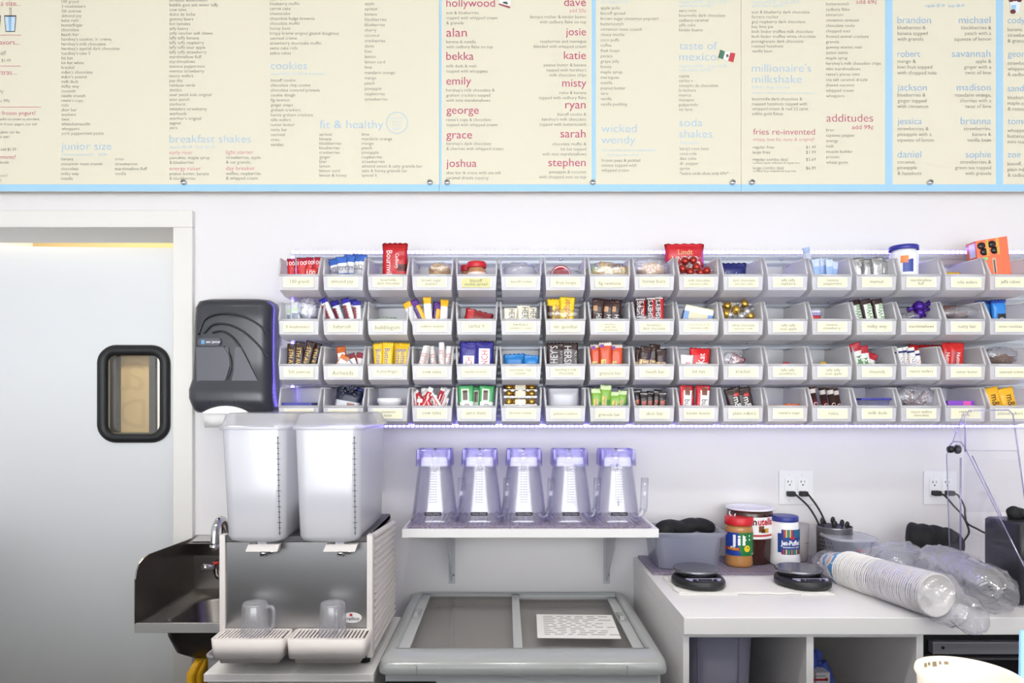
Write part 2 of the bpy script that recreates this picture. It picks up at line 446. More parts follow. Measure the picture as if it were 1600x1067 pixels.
T(0, 1257, 848, 30, 'r', 'light starter', w=150); T(0, 1257, 877, L, 'k', 'strawberries, apple|& oat granola', 26); T(0, 1257, 938, 30, 'r', 'day breaker', w=160); T(0, 1257, 966, L, 'k', 'waffles, raspberries|& whipped cream', 26)
# second tile
T(1, 78, -5, L, 'k', 'apple pie|blueberry muffin|carrot cake|cheesecake|chocolate fudge brownie|chocolate muffin|honey buns|krispy kreme original glazed doughnut|oatmeal crème|strawberry shortcake muffin|swiss cake rolls|zebra cakes', 27.45)
T(1, 83, 370, 56, 'b', 'cookies', w=200, thin=.014); T(1, 83, 411, 22, 'l', 'you really can drink a cookie!', w=304)
T(1, 83, 448, L, 'k', 'biscoff cookie|chocolate chip cookie|chocolate covered pretzels|cookie dough|fig newton|ginger snaps|graham crackers|honey graham crackers|nilla wafers|nutter butter|nutty bar|oatmeal|oreo|sandies', 27.46)
T(1, 605, 22, L, 'k', 'apple|apricot|banana|blackberries|blueberries|cherry|coconut|cranberries|dates|kiwi|lemon|lemon curd|lime|mandarin orange|mango|peach|pineapple|raspberries|strawberries', 29.5)
T(1, 355, 698, 58, 'b', 'fit & healthy', w=353, thin=.014); T(1, 784, 657, 18, 'l', 'made with|fat free|frozen|yogurt', 19, al='C')
T(1, 353, 748, L, 'k', 'apricot|banana|blackberries|blueberries|cranberries|ginger|kiwi|lemon|lemon curd|lemon & honey', 25.3)
T(1, 589, 748, L, 'k', 'lime|mandarin orange|mango|peach|pineapple|raspberries|strawberries|almond sweet & salty granola bar|oats & honey granola bar|special k', 25.3)
c = P(400 + 784*ZS, 683*ZS, YB); rr = 60*ZS*S
b = TX[(0, 'b')]; A = [b.bm.verts.new((c.x+rr*math.cos(a), YB-.0012, c.z+rr*math.sin(a))) for a in [2*PI*k/48 for k in range(48)]]
B_ = [b.bm.verts.new((c.x+rr*.95*math.cos(a), YB-.0012, c.z+rr*.95*math.sin(a))) for a in [2*PI*k/48 for k in range(48)]]
for k in range(48): b.face([A[k], A[(k+1) % 48], B_[(k+1) % 48], B_[k]])
NB = [('hollywood', 22, 270, ['acai & blueberries', 'topped with whipped cream', '& granola'], 73), ('alan', 188, 114, ['banana & nutella', 'with cadbury flake on top'], 234),
      ('bekka', 317, 152, ['milk duds & malt', 'topped with whoppers'], 369), ('emily', 455, 138, ["hershey's milk chocolate &", 'graham crackers topped', 'with mini marshmallows'], 503),
      ('george', 617, 180, ["reese's cups & chocolate", 'topped with whipped cream'], 667), ('grace', 754, 143, ["hershey's dark chocolate", '& cherries with whipped cream'], 800),
      ('joshua', 912, 168, ['skor bar & oreos with sea salt', 'caramel drizzle topping'], 962)]
for (nm, y, w_, ls, y2) in NB:
    T(1, 1058, y, 60, 'p', nm, w=w_, thin=0.0); T(1, 1058, y2, L, 'k', ls, 28.3)
NC = [('dave', 18, 122, ['ferrero rocher & kinder bueno', 'with cadbury flake on top'], 96), ('josie', 181, 112, ['raspberries and meringue', 'blended with whipped cream'], 232),
      ('katie', 313, 122, ['peanut butter & banana', "topped with hershey's", 'milk chocolate chips'], 363), ('misty', 466, 134, ['rolos & banana', 'topped with cadbury flake'], 517),
      ('ryan', 587, 113, ['biscoff cookie &', "hershey's milk chocolate", 'topped with butterscotch'], 637), ('sarah', 748, 140, ['chocolate muffin &', 'kit kat topped', 'with mini marshmallows'], 802),
      ('stephen', 908, 207, ['pineapple & coconut', 'with chopped nuts on top'], 957)]
for (nm, y, w_, ls, y2) in NC:
    T(2, 413, y, 60, 'p', nm, w=w_, al='R', thin=0.0); T(2, 413, y2, L, 'k', ls, 28, al='R')
T(2, 413, 62, 30, 'r', 'add 50¢', al='R')
T(2, 495, 12, 26, 'l', 'the basics! try', w=150)
T(2, 493, 46, L, 'k', 'apple jacks|biscoff spread|brown sugar cinnamon pop-tart|butterscotch|cinnamon toast crunch|choca mocha|coco puffs|coffee|fruit loops|pecans|grape jelly|honey|maple syrup|meringues|nutella|peanut butter|taro|vanilla|vanilla pudding', 29.7)
T(2, 497, 720, 58, 'b', 'wicked', w=195, thin=.014); T(2, 497, 783, 58, 'b', 'wendy', w=187, thin=.014)
T(2, 497, 836, 24, 'l', "the world's worst milkshake!", w=300); T(2, 512, 861, 24, 'l', '...dare you try one?', w=190); T(2, 497, 893, L, 'k', 'frozen peas & pickled|onions topped with|whipped cream', 27.5)
T(2, 930, 12, 22, 'l', 'regular add $1   large add $1', w=270); T(2, 930, 34, 22, 'l', 'extra flavor add $1', w=175)
T(2, 928, 61, L, 'k', 'aero mint|bournville dark chocolate|cadbury caramel|jaffa cake|kinder bueno', 26.8)
T(2, 930, 260, 56, 'b', 'taste of', w=210, thin=.014); T(2, 930, 322, 56, 'b', 'mexico', w=206, thin=.014)
T(2, 930, 369, 22, 'l', 'regular add $1   large add $1', w=270); T(2, 930, 391, 22, 'l', 'extra flavor add $1', w=175)
T(2, 928, 424, L, 'k', 'cajeta|carlos v|conejito de chocolate|la lechera|mamut|mazapan|pulparindo|tin larin', 26.6)
T(2, 930, 688, 56, 'b', 'soda', w=128, thin=.014); T(2, 930, 750, 56, 'b', 'shakes', w=183, thin=.014); T(2, 934, 797, 22, 'l', 'fizztastic!', w=106)
T(2, 932, 828, L, 'k', "barq's root beer|coca-cola|diet coke|dr. pepper|sprite|*extra soda shot only 69¢*", 27.4)
T(2, 1333, 12, 22, 'l', 'regular add $1   large add $1', w=270); T(2, 1333, 33, 22, 'l', 'extra flavor add $1', w=175)
T(2, 1332, 69, L, 'k', 'acai & blueberry dark chocolate|ferrero rocher|goji raspberry dark chocolate|key lime pie|lindt lindor truffles milk chocolate|lindt lindor truffles white chocolate|pomegranate dark chocolate|roasted hazelnuts|vanilla bean', 27.1)
T(2, 1334, 385, 56, 'b', "millionaire's", w=327, thin=.014); T(2, 1334, 446, 56, 'b', 'milkshake', w=276, thin=.014); T(2, 1334, 487, 22, 'l', '$19.99 - large size only', w=210)
T(2, 1334, 518, 16, 'l', 'experience milkshake luxury with this indulgence', w=345)
T(2, 1334, 552, L, 'k', 'bournville dark chocolate &|roasted hazelnuts topped with|whipped cream & real 23 carat|edible gold flakes', 27.3)
T(2, 1340, 737, 44, 'p', 'fries re-invented', w=343); T(2, 1340, 777, 25, 'r', 'crispy, low fat, tasty & original!', w=340)
T(2, 1338, 820, L, 'k', 'regular fries|large fries', 28); T(2, 1338, 888, L, 'k', 'regular combo deal'); T(2, 1338, 907, 14, 'k', 'combine regular milkshake & regular fries', w=260); T(2, 1338, 935, L, 'k', 'large combo deal'); T(2, 1338, 952, 14, 'k', 'combine large milkshake & large fries', w=240)
T(3, 266, 820, L, 'k', '$1.49|$1.99', 28, al='R'); T(3, 266, 888, L, 'k', '$5.69', al='R'); T(3, 266, 936, L, 'k', '$6.89', al='R')
T(3, 606, 13, 34, 'p', 'add 69¢', al='R', w=116)
T(3, 322, 24, L, 'k', "butterscotch|cadbury flake|cinnamon|cinnamon streusel|chocolate rocks|chopped nuts|frosted animal crackers|granola|gummy worms mini|junior mints|maple syrup|hershey's milk chocolate chips|mini marshmallows|reese's pieces mini|sea salt caramel drizzle|shaved coconut|whipped cream|whoppers", 30.05)
T(3, 325, 661, 60, 'p', 'additudes', w=258, thin=.01); T(3, 586, 710, 36, 'p', 'add 99¢', al='R', w=118)
T(3, 323, 724, L, 'k', 'bran|cayenne pepper|energy|malt|muscle builder|protein|wheat germ', 30)
T(3, 872, 33, 24, 's', 'regular $7.49   large $8.49', w=220)
ND = [('brandon', 116, 186, ['blueberries &', 'banana topped', 'with granola']), ('robert', 303, 126, ['mango &', 'kiwi fruit topped', 'with chopped nuts']), ('jackson', 490, 162, ['blueberries &', 'ginger topped', 'with cinnamon']),
      ('jessica', 677, 136, ['strawberries &', 'pineapple with a', 'squeeze of lemon']), ('daniel', 862, 132, ['coconut,', 'pineapple', '& hazelnuts'])]
for (nm, y, w_, ls) in ND: T(3, 719, y, 52, 's', nm, w=w_); T(3, 719, y+40, 29, 'k', ls, 31.5)
NE = [('michael', 116, 176, ['blackberries &', 'peach with a', 'squeeze of lemon']), ('savannah', 303, 214, ['apple &', 'ginger with a', 'twist of lime']), ('madison', 490, 187, ['mandarin orange,', 'cherries with a', 'twist of lime']),
      ('brianna', 677, 168, ['strawberries,', 'banana &', 'vanilla bean']), ('sophie', 862, 140, ['strawberries &', 'green tea topped', 'with granola'])]
for (nm, y, w_, ls) in NE: T(3, 1240, y, 52, 's', nm, al='R', w=w_); T(3, 1240, y+40, 29, 'k', ls, 31.5, al='R')
NF = [('cody', 116, ['banana,', 'strawberries', '& granola']), ('george', 303, ['strawberries,', 'whipped cream', '& cadbury flake']), ('sandra', 494, ['blueberries,', 'maple syrup', '& roasted nuts']), ('tommy', 677, ['whoppers,', 'butterscotch &', 'mini marshmallows']), ('zoe', 862, ['biscoff,', 'plain m&ms', '& cadbury flake'])]
for (nm, y, ls) in NF: T(3, 1331, y, 52, 's', nm); T(3, 1331, y+50, 29, 'k', ls, 31.5)
for (i, k), mb in TX.items():
    if len(mb.bm.faces): mb.build('printed_rule', inks[k], boards[i], recalc=False)
    else: mb.bm.free()
# printed pictures: cups, flags, a chocolate cup
def flat(mb, pts, mi, d=0.0012): mb.face([mb.bm.verts.new((PX(x, YB), YB-d, PZ(y, YB))) for x, y in pts], mi)
b = MB()
for dx in (0, -24):
    q = lambda l: [((x+dx)*ZS if dx == 0 else (x-86)*ZS, y*ZS) for x, y in l]
    flat(b, q([(24, 86), (92, 86), (84, 178), (32, 178)]), 0, .0010); flat(b, q([(28, 94), (88, 94), (81, 174), (36, 174)]), 1, .0014)
    flat(b, q([(48, 94), (66, 94), (64, 174), (51, 174)]), 2, .0016); flat(b, q([(53, 45), (63, 45), (63, 88), (53, 88)]), 0, .0010); flat(b, q([(55, 48), (61, 48), (61, 86), (55, 86)]), 3, .0014)
b.build('printed_cups', [mat('print_dark', '#4a4a4a'), mat('print_cup_blue', '#c9dcea'), mat('print_cup_band', '#8fc0e4'), M_cream], boards[0])
b = MB()
def q2(l): return [(800 + x*ZS, y*ZS) for x, y in l]
flat(b, q2([(1158, 277), (1184, 287), (1172, 331), (1146, 320)]), 0); flat(b, q2([(1184, 287), (1213, 293), (1201, 339), (1172, 331)]), 1); flat(b, q2([(1213, 293), (1241, 298), (1230, 347), (1201, 339)]), 2)
flat(b, q2([(1190, 303), (1202, 303), (1203, 318), (1190, 319)]), 3, .0015); flat(b, q2([(1157, 277), (1159, 277), (1145, 338), (1143, 337)]), 4)
b.build('printed_flag', [mat('flag_green', '#4c7a62'), mat('flag_white', '#f0f0ee'), mat('flag_red', '#c94048'), mat('flag_brown', '#6a5a48'), mat('flag_pole', '#9a8a70')], boards[1])
b = MB()
def q3(l): return [(400 + x*ZS, y*ZS) for x, y in l]
flat(b, q3([(1358, -22), (1418, 0), (1411, 46), (1350, 22)]), 0); flat(b, q3([(1350, 20), (1413, 38), (1411, 47), (1349, 27)]), 1, .0015); flat(b, q3([(1372, 12), (1392, 10), (1402, 22), (1396, 26), (1374, 20)]), 2, .0015)
b.build('printed_flag', [mat('flag_white'), mat('flag_maroon', '#a0424c'), mat('flag_bear', '#5a5048')], boards[1])
b = MB()
def q4(l): return [(1200 + x*ZS, y*ZS) for x, y in l]
flat(b, q4([(1342, 10), (1405, 5), (1396, 70), (1352, 75)]), 0); flat(b, q4([(1350, 30), (1378, 28), (1372, 70), (1354, 72)]), 1, .0015)
for (x, y, r_) in ((1350, 2, 14), (1372, -4, 16), (1395, 2, 15), (1360, 66, 16)):
    flat(b, q4([(x+r_*math.cos(a), y+r_*.8*math.sin(a)) for a in [2*PI*k/10 for k in range(10)]]), 2, .0017)
b.build('printed_sundae', [mat('sundae_white', '#e8eef2'), mat('sundae_blue', '#9cc8e8'), mat('sundae_brown', '#6b3234')], boards[2])

# ================================================================ bin rack on the wall
M_bin = clear('bin_plastic', '#ffffff', '#ffffff', refl=.1, body='#f9f8f9', cloud=1.0, rough=.25, trans=.6)
M_panel = mat('louvre_panel', '#b9bdc4', 0.4, 0.3)
M_card = mat('label_card', '#f0eacb', 0.6, var=0.02, vscale=60)
M_holder = mat('label_sleeve', '#e9e8e8', 0.2)
M_pen = mat('label_ink', '#6f6c62', 0.6)
RX0, RX1 = PX(455, 2.325), 1.86
r = thing('louvred_rack', 'grey louvred steel wall rack holding four rows of white bins', 'wall rack', ((RX0+RX1)/2, YW, PZ(665, 2.325)))
rz0, rz1 = PZ(663, 2.325), PZ(399, 2.325)
b = MB(); b.box(RX0, RX1, 2.328, 2.3345, rz0, rz1)
z = rz0 + 0.012
while z < rz1 - 0.012:
    b.prism([(2.328, z), (2.328, z+0.012), (2.3235, z+0.009)], 'x', RX0+0.02, RX1-0.02); z += 0.021
b.build('panel', M_panel, r)
for px in (618, 1078, 1216, 880, 1340):
    for py in (405, 468, 535, 600):
        if random.random() < 0.75:
            m = Matrix.Translation(P(px + random.uniform(-6, 6), py, 2.3235)) @ Matrix.Rotation(PI/2, 4, 'X')
            MB().lathe([(0.005, 0), (0.0045, 0.002), (0.002, 0.0035), (0.0005, 0.0037)], n=12, m=m).build('screw', M_screw, r)

# LED tape around the rack
M_led = mat('led_diode', '#8a78ff', 0.4, emit=13.0)
M_tape = mat('led_tape', '#d8d6f2', 0.35)
def led_strip(label, a, c, n, vertical=False):
    mid = (Vector(a) + Vector(c))/2
    r = thing('light_strip', label, 'light strip', (mid.x, mid.y, min(a[2], c[2])), group='light strips around the bin rack')
    h = 0.0072
    bt = MB()
    if vertical: bt.box(a[0]-h, a[0]+h, a[1], a[1]+0.002, min(a[2], c[2]), max(a[2], c[2]))
    else: bt.box(a[0], c[0], a[1], a[1]+0.002, a[2]-h, a[2]+h)
    bt.build('tape', M_tape, r)
    me = None; rest = MB(); k = 0
    for i in range(n):
        p = Vector(a).lerp(Vector(c), (i+.5)/n)
        if k < 100:
            if me is None:
                o = MB().box(-0.0046, 0.0046, -0.0016, 0.0, -0.0042, 0.0042, bev=0.0006).build('diode', M_led, r, local=True); me = o.data
            else:
                o = bpy.data.objects.new('diode', me); COL.objects.link(o); o.parent = r
            o.location = p - Vector(r.location)
        else: rest.box(p.x-0.0046, p.x+0.0046, p.y-0.0016, p.y, p.z-0.0042, p.z+0.0042)
        k += 1
    if n > 100:
        o = rest.build('diode', M_led, r); o['kind'] = 'stuff'
    else: rest.bm.free()
led_strip('glowing violet white light strip along the top edge of the bin rack', (RX0, 2.3225, PZ(394, 2.3225)), (RX1, 2.3225, PZ(394, 2.3225)), 172)
led_strip('glowing violet white light strip under the bottom row of bins', (RX0, 2.3225, PZ(665, 2.3225)), (RX1, 2.3225, PZ(665, 2.3225)), 172)
led_strip('upright glowing light strip behind the leftmost column of bins', (RX0+0.006, 2.3225, PZ(640, 2.3225)), (RX0+0.006, 2.3225, PZ(399, 2.3225)), 38, True)

# ---- one bin, in its own space: origin at the middle of the base's back edge, front towards -y
BW, BD, BH = 0.1305, 0.186, 0.1205
LIP = 0.064
def bx(z): return BW/2 * (1 - 0.10*(1 - z/BH))
def bin_meshes():
    side = [(0, 0.002), (-0.140, 0.004), (-BD, 0.018), (-BD-0.002, LIP), (-BD+0.024, BH), (0, BH+0.004)]
    b = MB(); L_ = b.vs([(-bx(z), y, z) for y, z in side]); R_ = b.vs([(bx(z), y, z) for y, z in side])
    b.face(L_[::-1]); b.face(R_)
    for i in (0, 1, 2, 5):
        j = (i+1) % 6; b.face([L_[i], L_[j], R_[j], R_[i]])
    bmesh.ops.recalc_face_normals(b.bm, faces=b.bm.faces[:])
    b2 = MB()
    # rim bead along the mouth
    path = [Vector((sx*(bx(z)-0.0015), y, z)) for sx, ys in ((-1, side[5:2:-1]), (1, side[3:6])) for (y, z) in ys]
    for a, c in zip(path, path[1:]): b2.tube([a, c], 0.0032, 6)
    b2.tube([path[-1], path[0]], 0.003, 6)
    # label sleeve on the front
    return b, b2
b, b2 = bin_meshes()
proto_shell = b.build('bin_shell', M_bin, recalc=False)
sm_ = proto_shell.modifiers.new('wall', 'SOLIDIFY'); sm_.thickness = 0.0032; sm_.offset = -1
dg = bpy.context.evaluated_depsgraph_get(); SHELL = bpy.data.meshes.new_from_object(proto_shell.evaluated_get(dg)); SHELL.name = 'bin_shell'
bpy.data.objects.remove(proto_shell)
RIM = b2.build('rim', M_bin).data; bpy.data.objects.remove(bpy.data.objects['rim'])
SLEEVE = MB().box(-0.0475, 0.0475, -BD-0.0042, -BD-0.0012, 0.0245, 0.0585, bev=0.0008).build('label_sleeve', M_holder).data; bpy.data.objects.remove(bpy.data.objects['label_sleeve'])
YLIP = 2.125
PIT, PX0 = 69.4, 467.0
ROW_LIP = [430, 499.5, 570, 635]
ROWN = ['top', 'second', 'third', 'bottom']
def bin_origin(r_, c_):
    return Vector((PX(PX0 + PIT*c_, YLIP), YLIP + BD, PZ(ROW_LIP[r_], YLIP) - LIP))
LBL = [["100 grand", "almond joy", "bournville|dark chocolate", "brown sugar|poptart", "biscoff|cookie spread", "biscoff cookie", "fruit loops", "fig newtons", "honey buns", "milk chocolate|lindt lindor truffles", "dark chocolate|lindt lindor truffles", "laffy taffy|raspberry", "mentos|peppermint", "mamut", "marshmallow|fluff", "nilla wafers", "jaffa cakes"],
       ["3 musketeers", "babyruth", "bubblegum", "cadbury caramel", "carlos V", "hershey's|cookies 'n' cream", "mr. goodbar", "hershey's|with milk|and almonds", "hershey's|dark chocolate", "sea salt caramel dark chocolate|lindt lindor truffle", "white chocolate|lindt lindor truffle", "laffy taffy|sour apple", "mentos|strawberry", "milky way", "marshmallows", "nutty bar", "oreo cookies"],
       ["5th avenue", "Airheads", "butterfinger", "cow tales", "nestle crunch", "chocolate chip|cookie", "hershey's milk|chocolate", "granola bar", "heath bar", "kit kat", "krackel", "laffy taffy|strawberry", "laffy taffy|sour apple", "mounds", "necco wafers", "nutter butter", "oatmeal crème"],
       ["apple", "acai & blueberry", "cinnamon|toast", "cow tales", "aero mint", "ferrero rocher", "graham crackers", "granola bar", "skor bar", "kinder bueno", "plain m&m's", "reese's cups", "rolos", "milk duds", "necco wafers|chocolate", "rainbow|nerds", "peanut m&m's"]]
WHAT = [["red foil bars", "blue and white bars", "one tall red bar", "a tan cake", "a red lidded jar", "crumpled clear film", "a red round lid", "yellow packs in film", "a tan bun", "a red pouch and truffles", "a navy pouch", "nothing", "pale blue packs", "silver foil packs", "a blue lidded tub", "one yellow edge", "an orange box"],
        ["clear wrapped silver packs", "blue tipped leaning bars", "green scraps", "purple and yellow bars", "a dark red pouch", "cream printed bars", "yellow bars", "brown bars", "dark red bars", "a tilted blue box", "gold foil truffles", "nothing", "a red roll", "green lettered bars", "purple foil sweets", "brown bars in film", "bright blue packs"],
        ["dark gold lettered bars", "orange sweets", "yellow blue lettered bars", "white sticks", "two blue bars", "blue cookie packs", "silver lettered bars", "three orange red packs", "cream lettered brown bars", "a red packet", "red film", "a red crumb", "a yellow crumb", "red and green bars", "white paper rolls", "red upright packs", "brown crumbs in film"],
        ["a flat blue lid", "a blueberry pouch", "a white tub", "red white twists", "green bars", "gold trays", "white wax paper", "green packs", "black orange bars", "red white bars", "brown sweet bags", "orange low packs", "maroon rolls", "a blue lidded tub", "maroon sweets in film", "a purple box", "yellow sweet bags"]]
def make_bin(r_, c_):
    o0 = bin_origin(r_, c_)
    root = thing('storage_bin', 'white bin holding %s, %s from left in %s row' % (WHAT[r_][c_], ORD[c_+1], ROWN[r_]), 'storage bin', o0, group='white storage bins on the wall rack')
    for nm, me in (('bin_shell', SHELL), ('rim', RIM), ('label_sleeve', SLEEVE)):
        o = bpy.data.objects.new(nm, me); COL.objects.link(o); o.parent = root
    rnd = random.Random(r_*31 + c_)
    hand = (r_, c_) in ((1, 2), (2, 1), (2, 7), (3, 7), (0, 4), (0, 7), (0, 6))
    dx, dz, rot = rnd.uniform(-.003, .003), rnd.uniform(-.002, .001), rnd.uniform(-.02, .02)
    m = Matrix.Translation((dx, -BD-0.0044, 0.0415+dz)) @ Matrix.Rotation(rot, 4, 'Y')
    card = MB().box(-0.0445, 0.0445, -0.0006, 0.0, -0.0145, 0.0145, m=m).build('label_card', mat('label_card_dark', '#ddd79a', 0.6) if (r_, c_) == (0, 4) else M_card, root, local=True)
    lines = LBL[r_][c_].split('|'); b = MB()
    n = len(lines); sz = (0.0145 if n == 1 else 0.0115 if n == 2 else 0.0085)
    if hand: sz *= 1.2
    for i, ln in enumerate(lines):
        s_ = sz; s_ = min(s_, 0.15/max(6, len(ln))*1.02)
        zc = (0.001 if n == 1 else 0.0055 - i*0.0105 if n == 2 else 0.008 - i*0.0085) - s_*0.27 - (0.004 if hand and n == 1 else 0)
        add_text(b, ln, m @ Vector((0, -0.0010, zc)), s_*1.06, align='CENTER', thin=0.004)
    b.build('lettering', M_pen, root, local=True, recalc=False)
    return root
for r_ in range(4):
    for c_ in range(17): make_bin(r_, c_)

# ================================================================ sweets in the bins
def wrap(col, rough=0.28): return mat('wrapper_' + col.strip('#'), col, rough, spec=0.5, bump=0.12, bscale=70)
FILM = clear('clear_film', '#fbfbff', '#f4f4ff', refl=0.5, body='#ffffff', cloud=0.05, rough=0.12, bump=0.6, bscale=55)
FILM2 = clear('cloudy_film', '#ffffff', '#f2f2ff', refl=0.5, body='#ffffff', cloud=0.15, rough=0.15, bump=0.8, bscale=45)
NAMED = []
def note(o, desc, cat, r_, c_, x):
    NAMED.append((o, desc, cat, r_, c_, x)); o['category'] = cat
def floor_z(r_, Y):
    o = bin_origin(r_, 0); y = (YLIP + BD) - Y
    return o.z + 0.0045 + max(0.0, y - 0.135)*0.392
def cap_z(r_, Y):
    if r_ == 0: return 9.0
    o = bin_origin(r_-1, 0); y = (YLIP + BD) - Y
    return o.z - 0.003 + max(0.0, y - 0.150)*0.392
def clampx(c_, X, half, Y):
    X0 = PX(PX0 + PIT*c_, YLIP); lim = 0.0565 - half
    return X0 + max(-max(lim, 0), min(max(lim, 0), X - X0))
def packet(r_, c_, px, top, wpx, col, desc, cat='chocolate bar', tilt=0.0, Y=2.158, t=0.011, pat=(), texts=(), name='chocolate_bar', crimp=None, lean=0.0, base=None, zig=True, clamp=True):
    w_ = wpx*Y/F; z0 = floor_z(r_, Y) + 0.002 if base is None else base
    tl = math.radians(tilt); z1 = min(PZ(top, Y), cap_z(r_, Y) - abs(math.sin(tl))*w_/2)
    z0 += abs(math.sin(tl))*w_/2
    h = max(0.02, (z1 - z0)/max(0.4, math.cos(tl)))
    X = PX(px, Y); Xb = X - h*0.75*math.sin(tl)
    if clamp: Xb = clampx(c_, Xb, w_/2, Y)
    nu, nv = 10, 22; cols = [col]; mi = {}
    def ci(cc):
        if cc not in cols: cols.append(cc)
        return cols.index(cc)
    ch = 0.010; seed = (px*1.7, top*0.3, r_*5.1)
    b = MB(); V = {}
    for side in (0, 1):
        for i in range(nu+1):
            for j in range(nv+1):
                u, v = i/nu, j/nv; zz = v*h
                e = min(1.0, max(0.0, (min(zz, h-zz) - ch*0.7)/(ch*1.2)))
                prof = max(0.0, 1 - abs(2*u-1)**3.5)**0.6
                th = 0.0007 + t/2*e*prof
                if side and (i in (0, nu) or j in (0, nv)): V[(1, i, j)] = V[(0, i, j)]; continue
                n1 = noise.noise(Vector((u*w_*90+seed[0], zz*60+seed[1], side*9+seed[2])))
                x = (u-.5)*w_*(1 - 0.03*e) ; z = zz
                y = (-th if side == 0 else th) + n1*0.0012*(0.4+e)
                if zig and j == nv: z += 0.0016*(1 if i % 2 else -1)
                if j >= nv-1 or j <= 1: y += 0.002*math.sin(u*5+seed[0])
                V[(side, i, j)] = b.bm.verts.new((x, y, z))
    for side in (0, 1):
        for i in range(nu):
            for j in range(nv):
                u, v = (i+.5)/nu, (j+.5)/nv; cc = col
                if crimp and (v > 1-ch/h*1.3 or v < ch/h): cc = crimp
                if side == 0:
                    for (u0, u1, v0, v1, pc) in pat:
                        if u0 <= u <= u1 and v0 <= v <= v1: cc = pc
                q = [V[(side, i, j)], V[(side, i+1, j)], V[(side, i+1, j+1)], V[(side, i, j+1)]]
                b.face(q if side == 0 else q[::-1], ci(cc), True)
    o = b.build(name, [wrap(x) for x in cols], None, recalc=False)
    o.location = (Xb, Y, z0); o.rotation_euler = (lean, tl, 0)
    WORLD[o.name] = Matrix.Translation(o.location) @ o.rotation_euler.to_matrix().to_4x4()
    for (s_, tc, size, u, v, rot) in texts:
        sz = size*Y/F*(.86 if rot else 1); b = MB(); m = Matrix.Rotation(math.radians(-rot), 4, 'Y')
        off = Vector(((u-.5)*w_, -t/2-0.0018, v*h))
        d = m @ Vector((0, 0, -sz*0.36)); off += d
        vs, _ = glyphs(s_, sz); ln = max([q[0] for q in vs] + [1e-4])
        lim = (v*h - 0.004) if rot else w_*0.94
        add_text(b, s_, off, sz, m=m, align='RIGHT' if rot == 90 else 'LEFT' if rot == -90 else 'CENTER', width=min(ln*(.86 if rot else 1), lim))
        b.build('lettering', wrap(tc), o, local=True, recalc=False)
    note(o, desc, cat, r_, c_, X)
    return o
def blob(r_, c_, px, py, wpx, hpx, m, desc, cat, name, Y=2.2, nz=0.25, nf=22.0, dep=None, parts=None):
    """a crumpled bag or cake: centre in the photo, size in photo pixels"""
    k = Y/F; c = P(px, py, Y); b = MB()
    hw = wpx*k/2; hh = hpx*k/2; c.x = clampx(c_, c.x, min(hw, 0.05), Y)
    c.z = max(c.z, floor_z(r_, Y) + hh*1.25)
    b.sphere((0, 0, 0), 1.0, 22, 14, sc=(hw, dep or min(hw, .045), hh), nz=nz, nf=3.0)
    bmesh.ops.translate(b.bm, verts=b.bm.verts[:], vec=(0, 0, 0))
    rs = Vector((px, py, 0))
    for v in b.bm.verts:
        n = noise.noise(v.co*60 + rs); v.co += v.co.normalized()*n*0.006*nz*3
    o = b.build(name, m); settle(o); o.location = Vector(o.location) + c; WORLD[o.name] = Matrix.Translation(o.location)
    note(o, desc, cat, r_, c_, c.x); return o
def foil_ball(r_, c_, px, py, rpx, m, desc, Y=2.19, m2=None, cat='truffle', name='chocolate_truffle', ears=True):
    k = Y/F; c = P(px, py, Y); R = rpx*k; c.z = max(c.z, floor_z(r_, Y)+R); c.x = clampx(c_, c.x, R*1.3, Y)
    o = MB(); o.sphere((0, 0, 0), R, 14, 9, nz=0.08, nf=90)
    o = o.build(name, m); o.location = c; WORLD[o.name] = Matrix.Translation(c)
    if ears:
        a = random.uniform(-0.9, 0.9); b = MB()
        for s in (-1, 1):
            d = Vector((math.cos(a), -0.2, math.sin(a)))*s
            b.tube([c + d*R*0.85, c + d*R*1.1, c + d*R*1.75], R*0.3, 8, radii=[R*.42, R*.22, R*.6])
        b.build('twisted_end', m2 or FILM, o)
    note(o, desc, cat, r_, c_, c.x); return o
